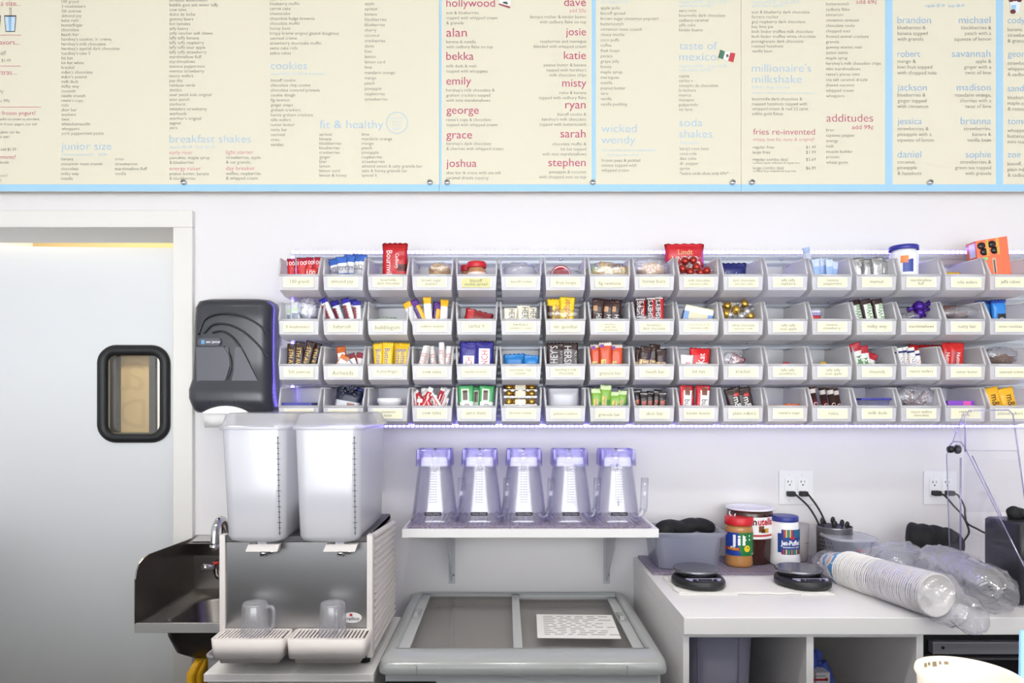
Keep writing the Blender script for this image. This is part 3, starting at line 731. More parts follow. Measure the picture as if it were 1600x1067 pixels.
def roll(r_, c_, px, top, wpx, col, desc, cat='sweet roll', tilt=0, Y=2.165, bands=(), texts=(), name='sweet_roll', length=None, top_col=None):
    k = Y/F; R = wpx*k/2; tl = math.radians(tilt)
    z0 = floor_z(r_, Y) + abs(math.sin(tl))*R + 0.002; z1 = min(PZ(top, Y), cap_z(r_, Y) - abs(math.sin(tl))*R)
    h = (z1-z0)/math.cos(tl)
    if length: z0 = z1 - length*math.cos(tl); h = length
    cols = [col] + [x[2] for x in bands] + ([top_col] if top_col else []); prof, mis = [(R*.9, 0)], []
    cuts = sorted(set([0.0, 1.0] + [x for bb in bands for x in bb[:2]]))
    for a, c in zip(cuts, cuts[1:]):
        prof.append((R, a*h + (0.001 if a == 0 else 0)));
        mi = 0
        for q, bb in enumerate(bands):
            if bb[0] <= (a+c)/2 <= bb[1]: mi = q+1
        mis.append(mi); prof.append((R, c*h - (0.0015 if c == 1 else 0))); mis.append(mi)
    prof.append((R*.88, h)); mis.append(len(cols)-1 if top_col else 0)
    b = MB(); b.lathe(prof, n=18, mis=mis)
    o = b.build(name, [wrap(x) for x in cols])
    X = PX(px, Y); Xb = clampx(c_, X - h*.75*math.sin(tl), R*1.05, Y)
    o.location = (Xb, Y, z0); o.rotation_euler = (0, tl, 0)
    WORLD[o.name] = Matrix.Translation(o.location) @ o.rotation_euler.to_matrix().to_4x4()
    for (s_, tc, size, v, rot) in texts:
        sz = size*k; b = MB(); m = Matrix.Rotation(math.radians(-rot), 4, 'Y')
        off = Vector((0, -R-0.0008, v*h)) + m @ Vector((0, 0, -sz*0.36))
        vs, _ = glyphs(s_, sz); ln = max([q[0] for q in vs] + [1e-4])
        add_text(b, s_, off, sz, m=m, align='RIGHT' if rot == 90 else 'LEFT' if rot == -90 else 'CENTER', width=min(ln, v*h) if rot else None)
        # bend the letters round the roll
        for v_ in b.bm.verts:
            x = v_.co.x; a = x/R; v_.co.x = (R+.0006)*math.sin(a); v_.co.y = -(R+.0006)*math.cos(a)
        b.build('lettering', wrap(tc), o, local=True, recalc=False)
    note(o, desc, cat, r_, c_, X); return o
RED, WHT, BRN, YEL, NAVY = '#c41f28', '#f2f0ee', '#3a1f1a', '#f0c21c', '#2a2a8c'

# --- top row
for px, w_, top, tl in ((455, 13, 404, -2), (472, 17, 403, 0), (484, 12, 402, 2), (496, 12, 402, 5)):
    packet(0, 0, px, top, w_, '#d2262c', 'red foil bar', tilt=tl, Y=2.19+random.uniform(-.02, .02), texts=(('100', WHT, 9, .5, .86, 0),), crimp='#b01c3a')
packet(0, 0, 486, 419, 20, '#d8332e', 'low red bar in clear film', tilt=4, Y=2.15, texts=(('100', WHT, 9, .5, .8, 0),))
for px, w_, top, tl in ((524, 17, 404, -12), (535, 17, 401, -6), (546, 17, 398, 3), (558, 16, 397, 6), (566, 12, 398, 10)):
    packet(0, 1, px, top, w_, WHT if px > 550 else '#3f78c4', 'blue and white coconut bar', tilt=tl, Y=2.165 + .012*((px//11) % 3), crimp='#3a3fb4', pat=((0, 1, .55, .8, WHT), (0, 1, .8, 1, '#3f6cc4')), texts=(('JOY', '#4a3a34', 10, .5, .68, 0),))
blob(0, 1, 545, 424, 52, 12, FILM, 'clear film bag under the bars', 'plastic bag', 'film_bag', Y=2.15)
packet(0, 2, 622, 380, 40, '#c2161f', 'tall red dark chocolate bar with white vertical lettering', tilt=0, Y=2.17, t=.014, crimp='#b3131d', texts=(('Bournville', WHT, 15, .30, .86, -90), ('Cadbury', WHT, 9, .60, .8, -90)), pat=((.62, .95, .45, .58, '#5b1410'),))
blob(0, 3, 687, 424, 34, 22, mat('cake', '#d9b489', 0.7, bump=.3), 'tan cake wrapped in clear film', 'cake', 'small_cake', Y=2.2)
blob(0, 3, 688, 418, 36, 16, FILM, 'clear film over the tan cake', 'plastic film', 'film_wrap', Y=2.17, dep=.012)
def jar_(r_, c_, px, top, wpx, lidh, body, lidm, desc, Y=2.2, label=None, name='spread_jar'):
    k = Y/F; R = wpx*k/2; z0 = floor_z(r_, Y-R)+.001; zt = PZ(top, Y); zl = PZ(top+lidh, Y); X = clampx(c_, PX(px, Y), R, Y)
    t_ = thing(name, None, 'jar', (X, Y, z0))
    c = (X, Y, 0)
    MB().lathe([(R*.9, z0), (R*.96, z0+.004), (R*.96, zl-.012), (R*.82, zl-.003), (R*.82, zl)], c, 24).build('body', body, t_)
    MB().lathe([(R*.98, zl), (R, zl+.001), (R, zt-.003), (R*.95, zt)], c, 28).build('lid', lidm, t_)
    if label:
        MB().lathe([(R*.975, z0+.01), (R*.975, zl-.016)], c, 28, cap0=False, cap1=False).build('label_band', label, t_)
    note(t_, desc, 'jar', r_, c_, X); return t_
LIDRED = mat('lid_red', '#cf2130', 0.35)
jar_(0, 4, 745, 410, 30, 9, mat('spread_tan', '#b9825a', .3), LIDRED, 'tan spread jar with red lid', Y=2.17, label=wrap('#f0d8d0'))
jar_(0, 4, 727, 415, 18, 9, mat('spread_tan'), LIDRED, 'smaller red lidded jar behind', Y=2.235, label=wrap('#f0d8d0'))
blob(0, 5, 812, 424, 50, 26, FILM2, 'crumpled clear film bag', 'plastic bag', 'film_bag', Y=2.2)
b = MB(); c = P(876, 432, 2.19); b.lathe([(.030, 0), (.0345, .003), (.0345, .006), (.0, .007)], n=32, m=Matrix.Translation((c.x, 2.185, c.z)) @ Matrix.Rotation(PI/2*.92, 4, 'X'))
b.lathe([(.0275, .0075), (.031, .0078)], n=32, mi=1, cap0=False, cap1=False, m=Matrix.Translation((c.x, 2.185, c.z)) @ Matrix.Rotation(PI/2*.92, 4, 'X'))
o = b.build('tub_lid', [LIDRED, wrap('#f0e0dc')]); settle(o); note(o, 'round red lid standing on edge', 'lid', 0, 6, c.x)
blob(0, 6, 872, 428, 56, 11, FILM, 'lilac clear film round the red lid', 'plastic film', 'film_wrap', Y=2.15)
for px, top, tl, cc in ((928, 418, -20, '#9ab85a'), (945, 410, 8, '#d9a53a'), (960, 413, -6, '#7a4a2a'), (972, 416, 12, '#e0b43a')):
    packet(0, 7, px, top, 20, cc, 'yellow fruit biscuit packet', 'biscuit packet', tilt=tl, Y=2.17+.012*(px % 3), name='biscuit_packet', pat=((0, 1, .7, .85, '#e8c860'),))
blob(0, 7, 950, 421, 58, 22, FILM, 'clear film bag over the yellow packets', 'plastic bag', 'film_bag', Y=2.148, dep=.008)
blob(0, 8, 1017, 424, 42, 28, mat('bun', '#e0b995', 0.7, bump=.3), 'tan glazed bun', 'bun', 'honey_bun', Y=2.2, nz=.06)
blob(0, 8, 1012, 417, 56, 28, FILM, 'clear film bag round the bun', 'plastic bag', 'film_bag', Y=2.16, dep=.012)
packet(0, 9, 1069, 381, 62, '#d02330', 'large red truffle pouch with gold script', 'pouch', name='sweet_pouch', Y=2.25, t=.02, clamp=False, base=floor_z(0, 2.25)+.085,
       texts=(('LINDOR', WHT, 11, .5, .50, 0), ('Lindt', '#e9c27a', 11, .5, .72, 0)), pat=((.45, .75, .1, .3, '#e87a4a'), (.6, .85, .2, .4, '#f0d8cc')))
M_redfoil = mat('red_foil', '#b23a30', 0.22, 0.6, bump=.3, bscale=120); M_gold = mat('gold_foil', '#c9a04a', 0.22, 0.85, bump=.35, bscale=120); M_silver = mat('silver_foil', '#cfcfd0', 0.22, 0.85, bump=.8, bscale=60)
for px, py in ((1065, 420), (1078, 425), (1088, 417), (1094, 426), (1104, 423), (1070, 408), (1083, 407)):
    foil_ball(0, 9, px, py, 6.5, M_redfoil, 'red foil truffle with clear ends', Y=2.17 if py > 415 else 2.195)
packet(0, 10, 1146, 411, 40, '#22286e', 'navy truffle pouch with pale script', 'pouch', name='sweet_pouch', Y=2.2, texts=(('Lindor', '#9aa6d8', 11, .5, .66, 0),), t=.016)
roll(0, 12, 1262, 387, 11, '#dfe6f6', 'tall pale mint roll with blue lettering', tilt=-9, Y=2.19, texts=(('mentos', '#2a3a94', 11, .75, -90),), bands=((.88, 1.0, '#b9cdf2'),))
for px, top, tl in ((1275, 404, -4), (1286, 402, 2), (1296, 404, -3), (1303, 408, 6)):
    packet(0, 12, px, top, 12, '#cfdcf2', 'pale blue mint packet', 'sweet packet', tilt=tl, Y=2.165+.01*(px % 3), name='mint_packet', pat=((.1, .9, .5, .75, '#9ab8e8'),))
for px, top, tl in ((1343, 403, -6), (1357, 405, 3), (1371, 402, -3), (1384, 408, 10)):
    packet(0, 13, px, top, 18, '#c4c4c6', 'crumpled silver foil packet', 'foil packet', tilt=tl, Y=2.165+.012*(px % 3), t=.013, name='foil_packet')
for o in [x[0] for x in NAMED if x[3:5] == (0, 13)]:
    o.data.materials[0] = M_silver
M_lidblue = mat('lid_blue', '#34349c', 0.35)
jt = jar_(0, 14, 1412, 385, 42, 7, mat('tub_white', '#f4f4f4', .35), M_lidblue, 'white tub with blue lid and orange print', Y=2.2, name='spread_tub')
b = MB(); X0, k = jt.location.x, 2.2/F
for (c0, x0_, x1_, za, zb) in ((0, -12, 3, 408, 428), (1, -15, -4, 403, 414)):
    for i in range(8):
        xa = x0_ + (x1_-x0_)*i/8; xb = x0_ + (x1_-x0_)*(i+1)/8; R = 20.7
        def pt(x, y): a = x/R; return (X0 + R*k*math.sin(a), 2.2 - R*k*math.cos(a), PZ(y, 2.2))
        ta = za + (4 if c0 == 0 else 0)*(1-i/8)**2; b.face([b.bm.verts.new(pt(*q)) for q in ((xa, ta), (xb, ta), (xb, zb), (xa, zb))], c0)
b.build('printed_swoosh', [wrap('#3a4a9c'), wrap('#e8843a')], jt, recalc=False)
packet(0, 15, 1488, 425, 26, '#dcae3a', 'flat yellow packet edge', 'biscuit packet', Y=2.2, name='biscuit_packet')
# orange cake box, turned and leaning back
bxo = thing('cake_box', None, 'box', (PX(1562, 2.2), 2.195, floor_z(0, 2.17)+.012), rot=(0.06, -0.13, -0.22)); note(bxo, 'orange cake box with black discs and yellow strips', 'box', 0, 16, bxo.location.x)
bw, bh, bd = .058, PZ(374, 2.19) - floor_z(0, 2.17) - .008, .07
o = MB().box(-bw/2-.034, bw/2-.002, -.02, -.02+bd, 0, bh, bev=.001).build('carton', wrap('#f0601c'), bxo, local=True)
b = MB()
for ux in (-.062+.014, -.062+.044):
    for dz, dx_ in ((0, 0), (.020, .006)):
        b.lathe([(.0001, 0), (.0115, 0), (.0115, .0006), (.0001, .0006)], n=24, m=Matrix.Translation((ux + dx_, -.0201, bh-.018-dz)) @ Matrix.Rotation(PI/2, 4, 'X'))
b.build('printed_discs', wrap('#241c1c'), bxo, local=True)
b = MB()
for ux in (-.039, -.0095): b.box(ux+.004, ux+.011, -.0208, -.0201, bh-.052, bh-.002)
b.build('yellow_strip', wrap('#f2b82c'), bxo, local=True)
b = MB()
for ux in (-.0315, -.002): add_text(b, 'ANY 2 for £1.30', (ux-.0022, -.0212, bh-.004), .0062, m=Matrix.Rotation(PI/2, 4, 'Y'), width=.046)
b.build('lettering', wrap('#3a3020'), bxo, local=True, recalc=False)
MB().box(-.047, -.034, -.0206, -.0201, bh-.064, bh-.056).build('price_sticker', wrap('#5fe052'), bxo, local=True)
b = MB(); b.box(-.022, -.012, -.0206, -.0201, bh-.11, bh-.062); b.box(-.019, -.015, -.0210, -.0206, bh-.11, bh-.068, mi=1)
b.build('name_strip', [wrap('#c9a58a'), wrap('#33302c')], bxo, local=True)
b = MB(); b.box(-bw/2-.0345, -bw/2-.034, -.012, .028, bh-.05, bh-.006); b.build('barcode_label', wrap('#e8e4ee'), bxo, local=True)

# --- second row
for px, top, w_, tl in ((446, 474, 18, -6), (462, 471, 17, 3), (478, 474, 18, 10)):
    packet(1, 0, px, top, w_, '#d8dade', 'silver wrapped bar in clear film', tilt=tl, Y=2.17+.01*(px % 3), pat=((.2, .8, .5, .7, '#8a94a4'), (.3, .7, .72, .8, '#b8d8a8')))
blob(1, 0, 480, 482, 30, 34, FILM, 'clear film bag over the silver bars', 'plastic bag', 'film_bag', Y=2.15, dep=.008)
for px, top, tl in ((510, 463, -24), (527, 461, -20), (543, 466, -16), (556, 468, -12), (564, 470, -4)):
    packet(1, 1, px, top, 13, '#e8e8ee', 'white bar with blue crimped end', tilt=tl, Y=2.15+.016*((px) % 3), crimp='#28208c', pat=((0, 1, .86, 1, '#2c269c'), (0, .4, .1, .8, '#8c2c3a')), texts=(('BABY RUTH', '#8a2030', 9, .35, .8, -90),))
b_ = packet(1, 2, 605, 496, 30, '#8fae86', 'low green gum packet', 'gum packet', Y=2.2, name='gum_packet')
for px, top, tl, al in ((640, 472, -24, 0), (652, 469, -26, 1), (668, 464, -4, 0), (682, 472, 8, 1), (694, 461, 3, 0), (645, 484, -14, 0)):
    packet(1, 3, px, top, 13, WHT if al == 0 else '#46206c', 'purple and yellow caramel bar', tilt=tl, Y=2.145+.014*((px) % 4), crimp='#f0b41e', pat=((0, 1, .84, 1, '#f2b822' if al == 0 else '#5a2a86'), (.55, 1, .0, .84, '#f0b020' if al else '#efe8ee')))
packet(1, 4, 742, 486, 44, '#8e1f26', 'dark red chocolate packet lying tilted', tilt=14, Y=2.19, pat=((.3, 1, .2, .7, '#5a3a34'), (0, .3, .5, 1, '#c42a30')))
for px, top, tl, s in ((795, 481, 2, 0), (818, 477, 1, 0), (832, 480, 3, 0)):
    packet(1, 5, px, top, 22 if px < 830 else 13, '#efe8d4', 'cream bar with dark vertical lettering', tilt=tl, Y=2.15 if px != 818 else 2.165, texts=(("HERSHEY'S", '#2a2020', 15, .6, .95, -90),))
packet(1, 6, 862, 467, 28, '#f4cf22', 'yellow peanut bar with red vertical lettering', tilt=1, Y=2.165, texts=(('mr. goodbar', '#9c2018', 15, .5, .85, 90),), pat=((0, .25, .2, .8, '#4a2a1c'),))
packet(1, 6, 886, 464, 24, '#f4cf22', 'yellow peanut bar with red vertical lettering', tilt=2, Y=2.15, texts=(('mr. goodbar', '#b02a1c', 17, .45, .95, 90),))
blob(1, 6, 880, 490, 48, 14, FILM, 'clear film bag in front of the yellow bars', 'plastic bag', 'film_bag', Y=2.145, dep=.006)
for px, top, tl in ((922, 467, 3), (934, 466, 5), (950, 468, 8), (962, 467, 6)):
    packet(1, 7, px, top, 17, '#3b2220', 'brown almond bar with white vertical lettering', tilt=tl, Y=2.147+.013*(px % 3), texts=(('HERSHEY', WHT, 12, .65, .62, -90),), pat=((.1, .45, .66, .82, '#b98a5a'),))
for px, top, tl in ((988, 465, 1), (1003, 464, 1), (1017, 465, 0), (1029, 464, 0)):
    packet(1, 8, px, top, 17, '#3a1c1e', 'dark bar with red band and white lettering', tilt=tl, Y=2.147+.013*(px % 3), texts=(("HERSHEY'S", '#e8e0e0', 12, .4, .93, 90),), pat=((.62, 1, 0, 1, '#b82028'), (.1, .9, .95, 1, '#d8d0d0')))
blob(1, 8, 1008, 496, 40, 8, FILM, 'clear film bag in front of the dark bars', 'plastic bag', 'film_bag', Y=2.142, dep=.005)
cb = thing('truffle_box', None, 'box', (PX(1082, 2.18), 2.18, floor_z(1, 2.18)+.012), rot=(0.1, 0.20, 0)); note(cb, 'pale blue and cream truffle box lying tilted', 'box', 1, 9, cb.location.x)
MB().box(-.045, .045, -.012, .012, 0, .095, bev=.001).build('carton', wrap('#d6cfae'), cb, local=True)
b = MB(); b.box(-.0455, .0455, -.0128, .0128, .076, .090); b.build('white_band', wrap('#eaf0f6'), cb, local=True)
b = MB(); b.box(-.0455, -.030, -.0124, .0124, .0005, .076); b.box(.030, .0455, -.0124, .0124, .0005, .076); b.build('blue_end', wrap('#6f95cc'), cb, local=True)
packet(1, 10, 1128, 467, 40, '#e2dac0', 'cream truffle pouch behind the gold balls', 'pouch', Y=2.24, name='sweet_pouch', texts=(('LINDOR', '#8a7a50', 9, .5, .8, 0),))
for px, py in ((1136, 478), (1150, 484), (1140, 492), (1163, 475), (1167, 487), (1174, 494), (1158, 494), (1130, 490)):
    foil_ball(1, 10, px, py, 7, M_gold if px % 3 else M_silver, 'gold foil truffle' if px % 3 else 'silver foil truffle', Y=2.17 if py > 482 else 2.195)
packet(1, 12, 1272, 484, 22, '#d8d4e8', 'low red and white sweet roll packet', 'sweet packet', Y=2.19, name='sweet_roll_packet', pat=((0, 1, 0, .8, '#b8242c'),), texts=(('mentos', '#2c3a9c', 11, .5, .88, 0),))
for px, top, tl in ((1337, 469, -13), (1354, 464, -12), (1370, 463, -12), (1384, 466, -10)):
    packet(1, 13, px, top, 17, '#33201c', 'dark brown bar with green white lettering', tilt=tl, Y=2.147+.012*(px % 3), pat=((.2, .85, .0, .88, '#dfe6d8'),), texts=(('MilkyWay', '#3a7a3a', 13, .55, .86, 90),))
for px, py, rr_ in ((1440, 479, 9), (1451, 489, 8), (1434, 494, 6)):
    foil_ball(1, 14, px, py, rr_, mat('purple_foil', '#4a2290', 0.25, 0.5, bump=.6, bscale=80), 'crinkled purple foil sweet', cat='sweet', name='foil_sweet', Y=2.19, m2=mat('purple_foil'))
blob(1, 14, 1420, 496, 28, 14, FILM2, 'crumpled clear film bag', 'plastic bag', 'film_bag', Y=2.16)
for px, top, tl in ((1484, 477, 0), (1500, 486, 3), (1516, 488, 4)):
    packet(1, 15, px, top, 22, '#6b4438', 'brown wafer bar in clear film', tilt=tl, Y=2.2+.01*(px % 3))
blob(1, 15, 1502, 488, 56, 18, FILM, 'clear film bag over the brown wafer bars', 'plastic bag', 'film_bag', Y=2.155, dep=.008)
for px, top, w_, dd in ((1531, 470, 14, 0), (1543, 468, 12, .01), (1560, 464, 23, -.015)):
    packet(1, 16, px, top, w_, '#2f86d8', 'bright blue cookie pack', 'cookie pack', Y=2.19+dd, name='cookie_pack', tilt=-3, crimp='#1c3f9c', texts=(('OREO', WHT, 13, .55, .55, 90),), pat=((.3, 1, .35, .62, '#22242e'),), t=.016)

# --- third row
for px, top, tl in ((456, 537, 2), (468, 534, 5), (483, 531, 14), (493, 534, 12)):
    packet(2, 0, px, top, 15, '#33201c', 'dark bar with gold vertical lettering', tilt=tl, Y=2.147+.013*(px % 3), texts=(('5TH AVENUE', '#e8b03a', 11, .5, .85, -90),))
for px, top, w_, tl, cc in ((522, 557, 16, 50, '#d2661e'), (534, 541, 15, -8, '#c2622a'), (536, 556, 15, 30, '#d8762c'), (553, 553, 14, -20, '#7a1f30'), (562, 551, 12, 10, '#8c2438'), (548, 562, 14, -40, '#8a9aa8')):
    packet(2, 1, px, top, w_, cc, {'#d2661e': 'orange taffy sweet', '#c2622a': 'upright orange taffy sweet', '#d8762c': 'tilted orange taffy sweet', '#7a1f30': 'maroon taffy sweet', '#8c2438': 'right maroon taffy sweet', '#8a9aa8': 'grey taffy sweet'}[cc], 'sweet', tilt=tl, Y=2.15+.014*(px % 4), name='taffy_sweet', pat=((.15, .85, .55, .8, '#e8e4e8'),))
for px, top, tl in ((592, 536, -3), (606, 535, 3), (623, 534, 2), (638, 532, 3)):
    packet(2, 2, px, top, 18, '#efc122', 'yellow bar with blue vertical lettering', tilt=tl, Y=2.147+.013*(px % 3), texts=(('Butterfinger', '#2a4f9c', 13, .5, .85, -90),), t=.013)
for i, (px, top, tl) in enumerate(((656, 541, 14), (666, 540, 8), (676, 541, -6), (690, 535, 0), (700, 541, 6), (680, 552, 55))):
    roll(2, 3, px, top, 9, '#efe9e6', 'white caramel stick with red lettering', 'sweet stick', tilt=tl, Y=2.145+.017*(i % 3), texts=(('COW TALES', '#c8342c', 8, .8, 90),), name='caramel_stick')
for px, top in ((729, 531), (757, 530)):
    packet(2, 4, px, top, 29, '#2f2a86', 'blue crisp bar with red letters on white', tilt=1, Y=2.155, t=.013, pat=((.2, .8, 0, .62 if px < 740 else .8, '#f2eef0'),), texts=(('CRUNCH', '#c2202c', 17, .5, .60 if px < 740 else .78, 90),))
for px, top, w_, tl in ((804, 553, 34, -3), (830, 555, 24, 4), (796, 556, 14, -8)):
    packet(2, 5, px, top, w_, '#2680c8', 'blue mini cookie pack', 'cookie pack', tilt=tl, Y=2.15 if px == 830 else 2.18, name='cookie_pack', t=.016, pat=((.45, .9, .15, .62, '#b98a5a'), (.5, .6, .3, .4, '#3a2418'), (.7, .8, .45, .55, '#3a2418')), texts=(('CHIPS', WHT, 10, .35, .2, 0),))
for px, top, s in ((865, 536, 90), (890, 536, -90)):
    packet(2, 6, px, top, 27, '#34201f', 'dark brown bar with silver vertical lettering', tilt=0, Y=2.155, texts=(("HERSHEY'S", '#c9c4c4', 19, .4, .93, s), ('MILK CHOCOLATE', '#c9c4c4', 6, .85, .8, s)))
for px, top, tl in ((929, 538, 0), (946, 535, -2), (963, 538, 0)):
    packet(2, 7, px, top, 20, '#d4502a', 'orange red granola packet', 'granola bar', tilt=tl, Y=2.147+.016*(px % 2), name='granola_bar', crimp='#e0d4cc', pat=((.15, .5, 0, .55, '#e8c25a'), (.1, .4, .85, .95, '#7a4a9c')), texts=(('Nature Valley', '#3c5a2c', 9, .32, .52, 90),), t=.014)
for px, top, tl in ((995, 543, 3), (1008, 541, 8), (1022, 538, 6), (1033, 545, 2)):
    packet(2, 8, px, top, 17, '#3a2420', 'brown toffee bar with cream lettering', tilt=tl, Y=2.147+.012*(px % 3), pat=((0, 1, .1, .6, '#e0bd88'), (.86, 1, .0, .8, '#4a4a9c')), texts=(('HEATH', '#5a2c1c', 13, .5, .68, 90),))
packet(2, 9, 1071, 554, 21, '#e8e2e0', 'white wafer packet with red oval', tilt=4, Y=2.15, texts=(('Kit', '#b8202a', 14, .5, .72, 90),))
packet(2, 9, 1093, 544, 33, '#d41f26', 'red wafer packet with white oval lettering', tilt=3, Y=2.175, t=.015, pat=((.35, .85, .15, .6, '#e8d8d0'),), texts=(('KitKat', WHT, 16, .55, .85, 90),))
packet(2, 10, 1142, 556, 22, '#8c2c3c', 'dark red bar in clear film', tilt=30, Y=2.19)
blob(2, 10, 1143, 561, 34, 22, FILM, 'clear film bag over the dark red bar', 'plastic bag', 'film_bag', Y=2.155, dep=.008)
packet(2, 11, 1228, 566, 10, '#c8283c', 'low red sweet packet', 'sweet', Y=2.2, name='taffy_sweet')
packet(2, 12, 1286, 565, 9, '#e0b428', 'low yellow sweet packet', 'sweet', Y=2.2, name='taffy_sweet')
for px, top, w_, tl in ((1338, 536, 17, -15), (1350, 540, 15, -8), (1360, 552, 16, 25), (1342, 551, 18, 10)):
    packet(2, 13, px, top, w_, '#d8d8d4', 'red and green coconut bar', tilt=tl, Y=2.15+.016*(px % 3), crimp='#a81c2c', pat=((0, 1, .78, 1, '#a81e2e'), (.2, .8, .35, .65, '#5a8a58')), texts=(('M', WHT, 12, .5, .55, 0),))
for i, (px, top) in enumerate(((1405, 544), (1415, 542), (1424, 543), (1432, 548))):
    roll(2, 14, px, top, 11, '#f2eeec', 'white wafer roll with blue band', tilt=-9, Y=2.15+.014*(i % 2), bands=((.84, .9, '#2c3a7c'),), texts=(('NECCO', '#2c3a7c' if i % 2 == 0 else '#b02a34', 8, .72, -90),), name='wafer_roll')
for px, top, w_ in ((1428, 533, 18), (1446, 533, 18), (1464, 533, 18), (1478, 533, 14), (1494, 532, 24)):
    packet(2, 15, px, top, w_, '#c8201f', 'red peanut cookie pack', 'cookie pack', Y=2.25 if px < 1470 else 2.165, clamp=px > 1470, tilt=2, name='cookie_pack', texts=(('Nutter Butter', WHT, 10, .55, .75, -90),), t=.015, pat=((.2, .5, .1, .75, '#a8323a'),))
blob(2, 16, 1563, 563, 40, 16, mat('cookie_brown', '#7a5a48', .7, bump=.5), 'brown cookie pieces in film', 'cookie', 'creme_cookie', Y=2.2, nz=.5)
blob(2, 16, 1562, 556, 52, 28, FILM, 'clear film bag round the cookie', 'plastic bag', 'film_bag', Y=2.17, dep=.02)

# --- bottom row
b = MB(); b.box(PX(445, 2.18), PX(492, 2.18), 2.145, 2.24, PZ(634, 2.18), PZ(629, 2.18), bev=.0015)
o = b.build('tub_lid', M_lidblue); settle(o); note(o, 'flat blue lid', 'lid', 3, 0, o.location.x)
b = MB(); z0 = floor_z(3, 2.18); b.loft([ring_z(PX(449, 2.18), PX(488, 2.18), 2.152, 2.232, .01, z0+.001), ring_z(PX(446, 2.18), PX(491, 2.18), 2.147, 2.238, .012, PZ(634, 2.18))])
o = b.build('clear_tub', clear('tub_clear', '#f4f4ff', '#dcdcf8', refl=.2, cloud=.1)); settle(o); note(o, 'clear tub under the blue lid', 'tub', 3, 0, o.location.x)
packet(3, 1, 545, 603, 40, '#2b2f44', 'dark blueberry pouch', 'pouch', tilt=10, Y=2.18, name='fruit_pouch', t=.022, pat=((0, 1, .40, .64, '#dcdde2'), (.55, .75, .5, .6, '#9c6a5a')))
b_ = NAMED[-1][0]
b = MB()
for i in range(22):
    u, v = random.uniform(-.026, .024), random.uniform(.084, .115)
    b.sphere((u + (v-.09)*.1, -.0105, v), .0055, 8, 6, sc=(1, .5, 1))
b.build('printed_blueberries', mat('blueberry', '#23263a', .35), b_, local=True)
packet(3, 1, 560, 602, 14, '#2a2a8a', 'indigo pouch corner', 'pouch', tilt=20, Y=2.2, name='fruit_pouch')
b = MB(); z0 = floor_z(3, 2.19); b.lathe([(.030, z0+.005), (.036, PZ(630, 2.19)), (.0395, PZ(629, 2.19)), (.0395, PZ(622, 2.19)), (.036, PZ(622, 2.19)), (.034, PZ(626, 2.19))], (PX(609, 2.19), 2.19, 0), 30)
o = b.build('white_tub', mat('tub_white')); settle(o); note(o, 'round white tub', 'tub', 3, 2, o.location.x)
rnd = random.Random(5)
for i in range(16):
    px = 638 + (i % 8)*8.2 + rnd.uniform(-2, 2); top = 606 + (i//8)*9 + rnd.uniform(-3, 8)
    packet(3, 3, px, top, rnd.uniform(7, 10), WHT if i % 2 else '#c4242e', 'white twist sweet' if i % 2 else 'red twist sweet', 'sweet', tilt=rnd.uniform(-42, 30), Y=2.143 + .02*(i % 4)*.8, name='twist_sweet', crimp=WHT, pat=((.4, .6, .2, .8, '#c4242e' if i % 2 else '#efe8e8'),))
for px, top, w_, tl in ((726, 601, 25, -2), (745, 601, 18, 0), (760, 600, 24, 3)):
    packet(3, 4, px, top, w_, '#4fa868', 'green mint bar with brown swirl lettering', tilt=tl, Y=2.15 if w_ > 20 else 2.175, t=.014, crimp='#3f9c5a', pat=((.15, .95, 0, .55, '#e4ece4'), (.25, .7, .55, .9, '#c9e0c8'), (.3, .6, .6, .88, '#5a3a30')), texts=(('Aero', '#6a2a2c', 19, .45, .5, 90),))
for k_, (py, Y) in enumerate(((629, 2.165), (616, 2.2), (606, 2.235))):
    tr = thing('truffle_tray', None, 'truffle tray', (PX(813, Y), Y, PZ(py+6, Y))); note(tr, ['front gold truffle tray', 'middle gold truffle tray', 'back gold truffle tray'][k_], 'truffle tray', 3, 5, tr.location.x)
    kk = Y/F
    MB().box(PX(787, Y), PX(839, Y), Y-.013, Y+.013, PZ(py+6, Y), PZ(py+2, Y), bev=.001).build('tray', clear('tray_clear', '#fffaf0', '#f0e8d8', refl=.5, cloud=.12), tr)
    for px in (795, 807, 819, 831):
        b = MB(); b.sphere(tuple(P(px, py-1, Y)), 6*kk, 14, 9, nz=.1, nf=90); b.build('gold_ball', M_gold, tr)
    b = MB(); b.box(PX(805, Y), PX(821, Y), Y-.0148, Y-.0142, PZ(py+3, Y), PZ(py-5, Y)); b.build('paper_label', wrap('#e6dcc4'), tr)
packet(3, 6, 882, 606, 50, '#e6e5ea', 'large white wax paper bag', 'bag', name='wax_bag', Y=2.24, t=.03, zig=False)
for px, top, w_, tl in ((930, 607, 18, 0), (946, 600, 18, 3), (962, 612, 20, 2), (972, 610, 14, 4)):
    packet(3, 7, px, top, w_, '#7cab3a', 'green granola packet', 'granola bar', tilt=tl, Y=2.145+.017*(px % 2), name='granola_bar', crimp='#c8dca8', pat=((.2, .55, 0, .7, '#e0c25a'), (.6, .9, .2, .6, '#3f8a4a')), texts=(('Nature Valley', '#3c5a2c', 9, .38, .68, 90),), t=.014)
for px, top, tl in ((995, 608, 0), (1006, 612, 2), (1016, 611, 4), (1027, 609, 5), (1035, 612, 3)):
    packet(3, 8, px, top, 13, '#221c1e', 'black bar with orange vertical lettering', tilt=tl, Y=2.147+.012*(px % 3), texts=(('SKOR', '#e0552a', 13, .5, .72, 90),), pat=((0, 1, .9, .97, '#8a8488'),))
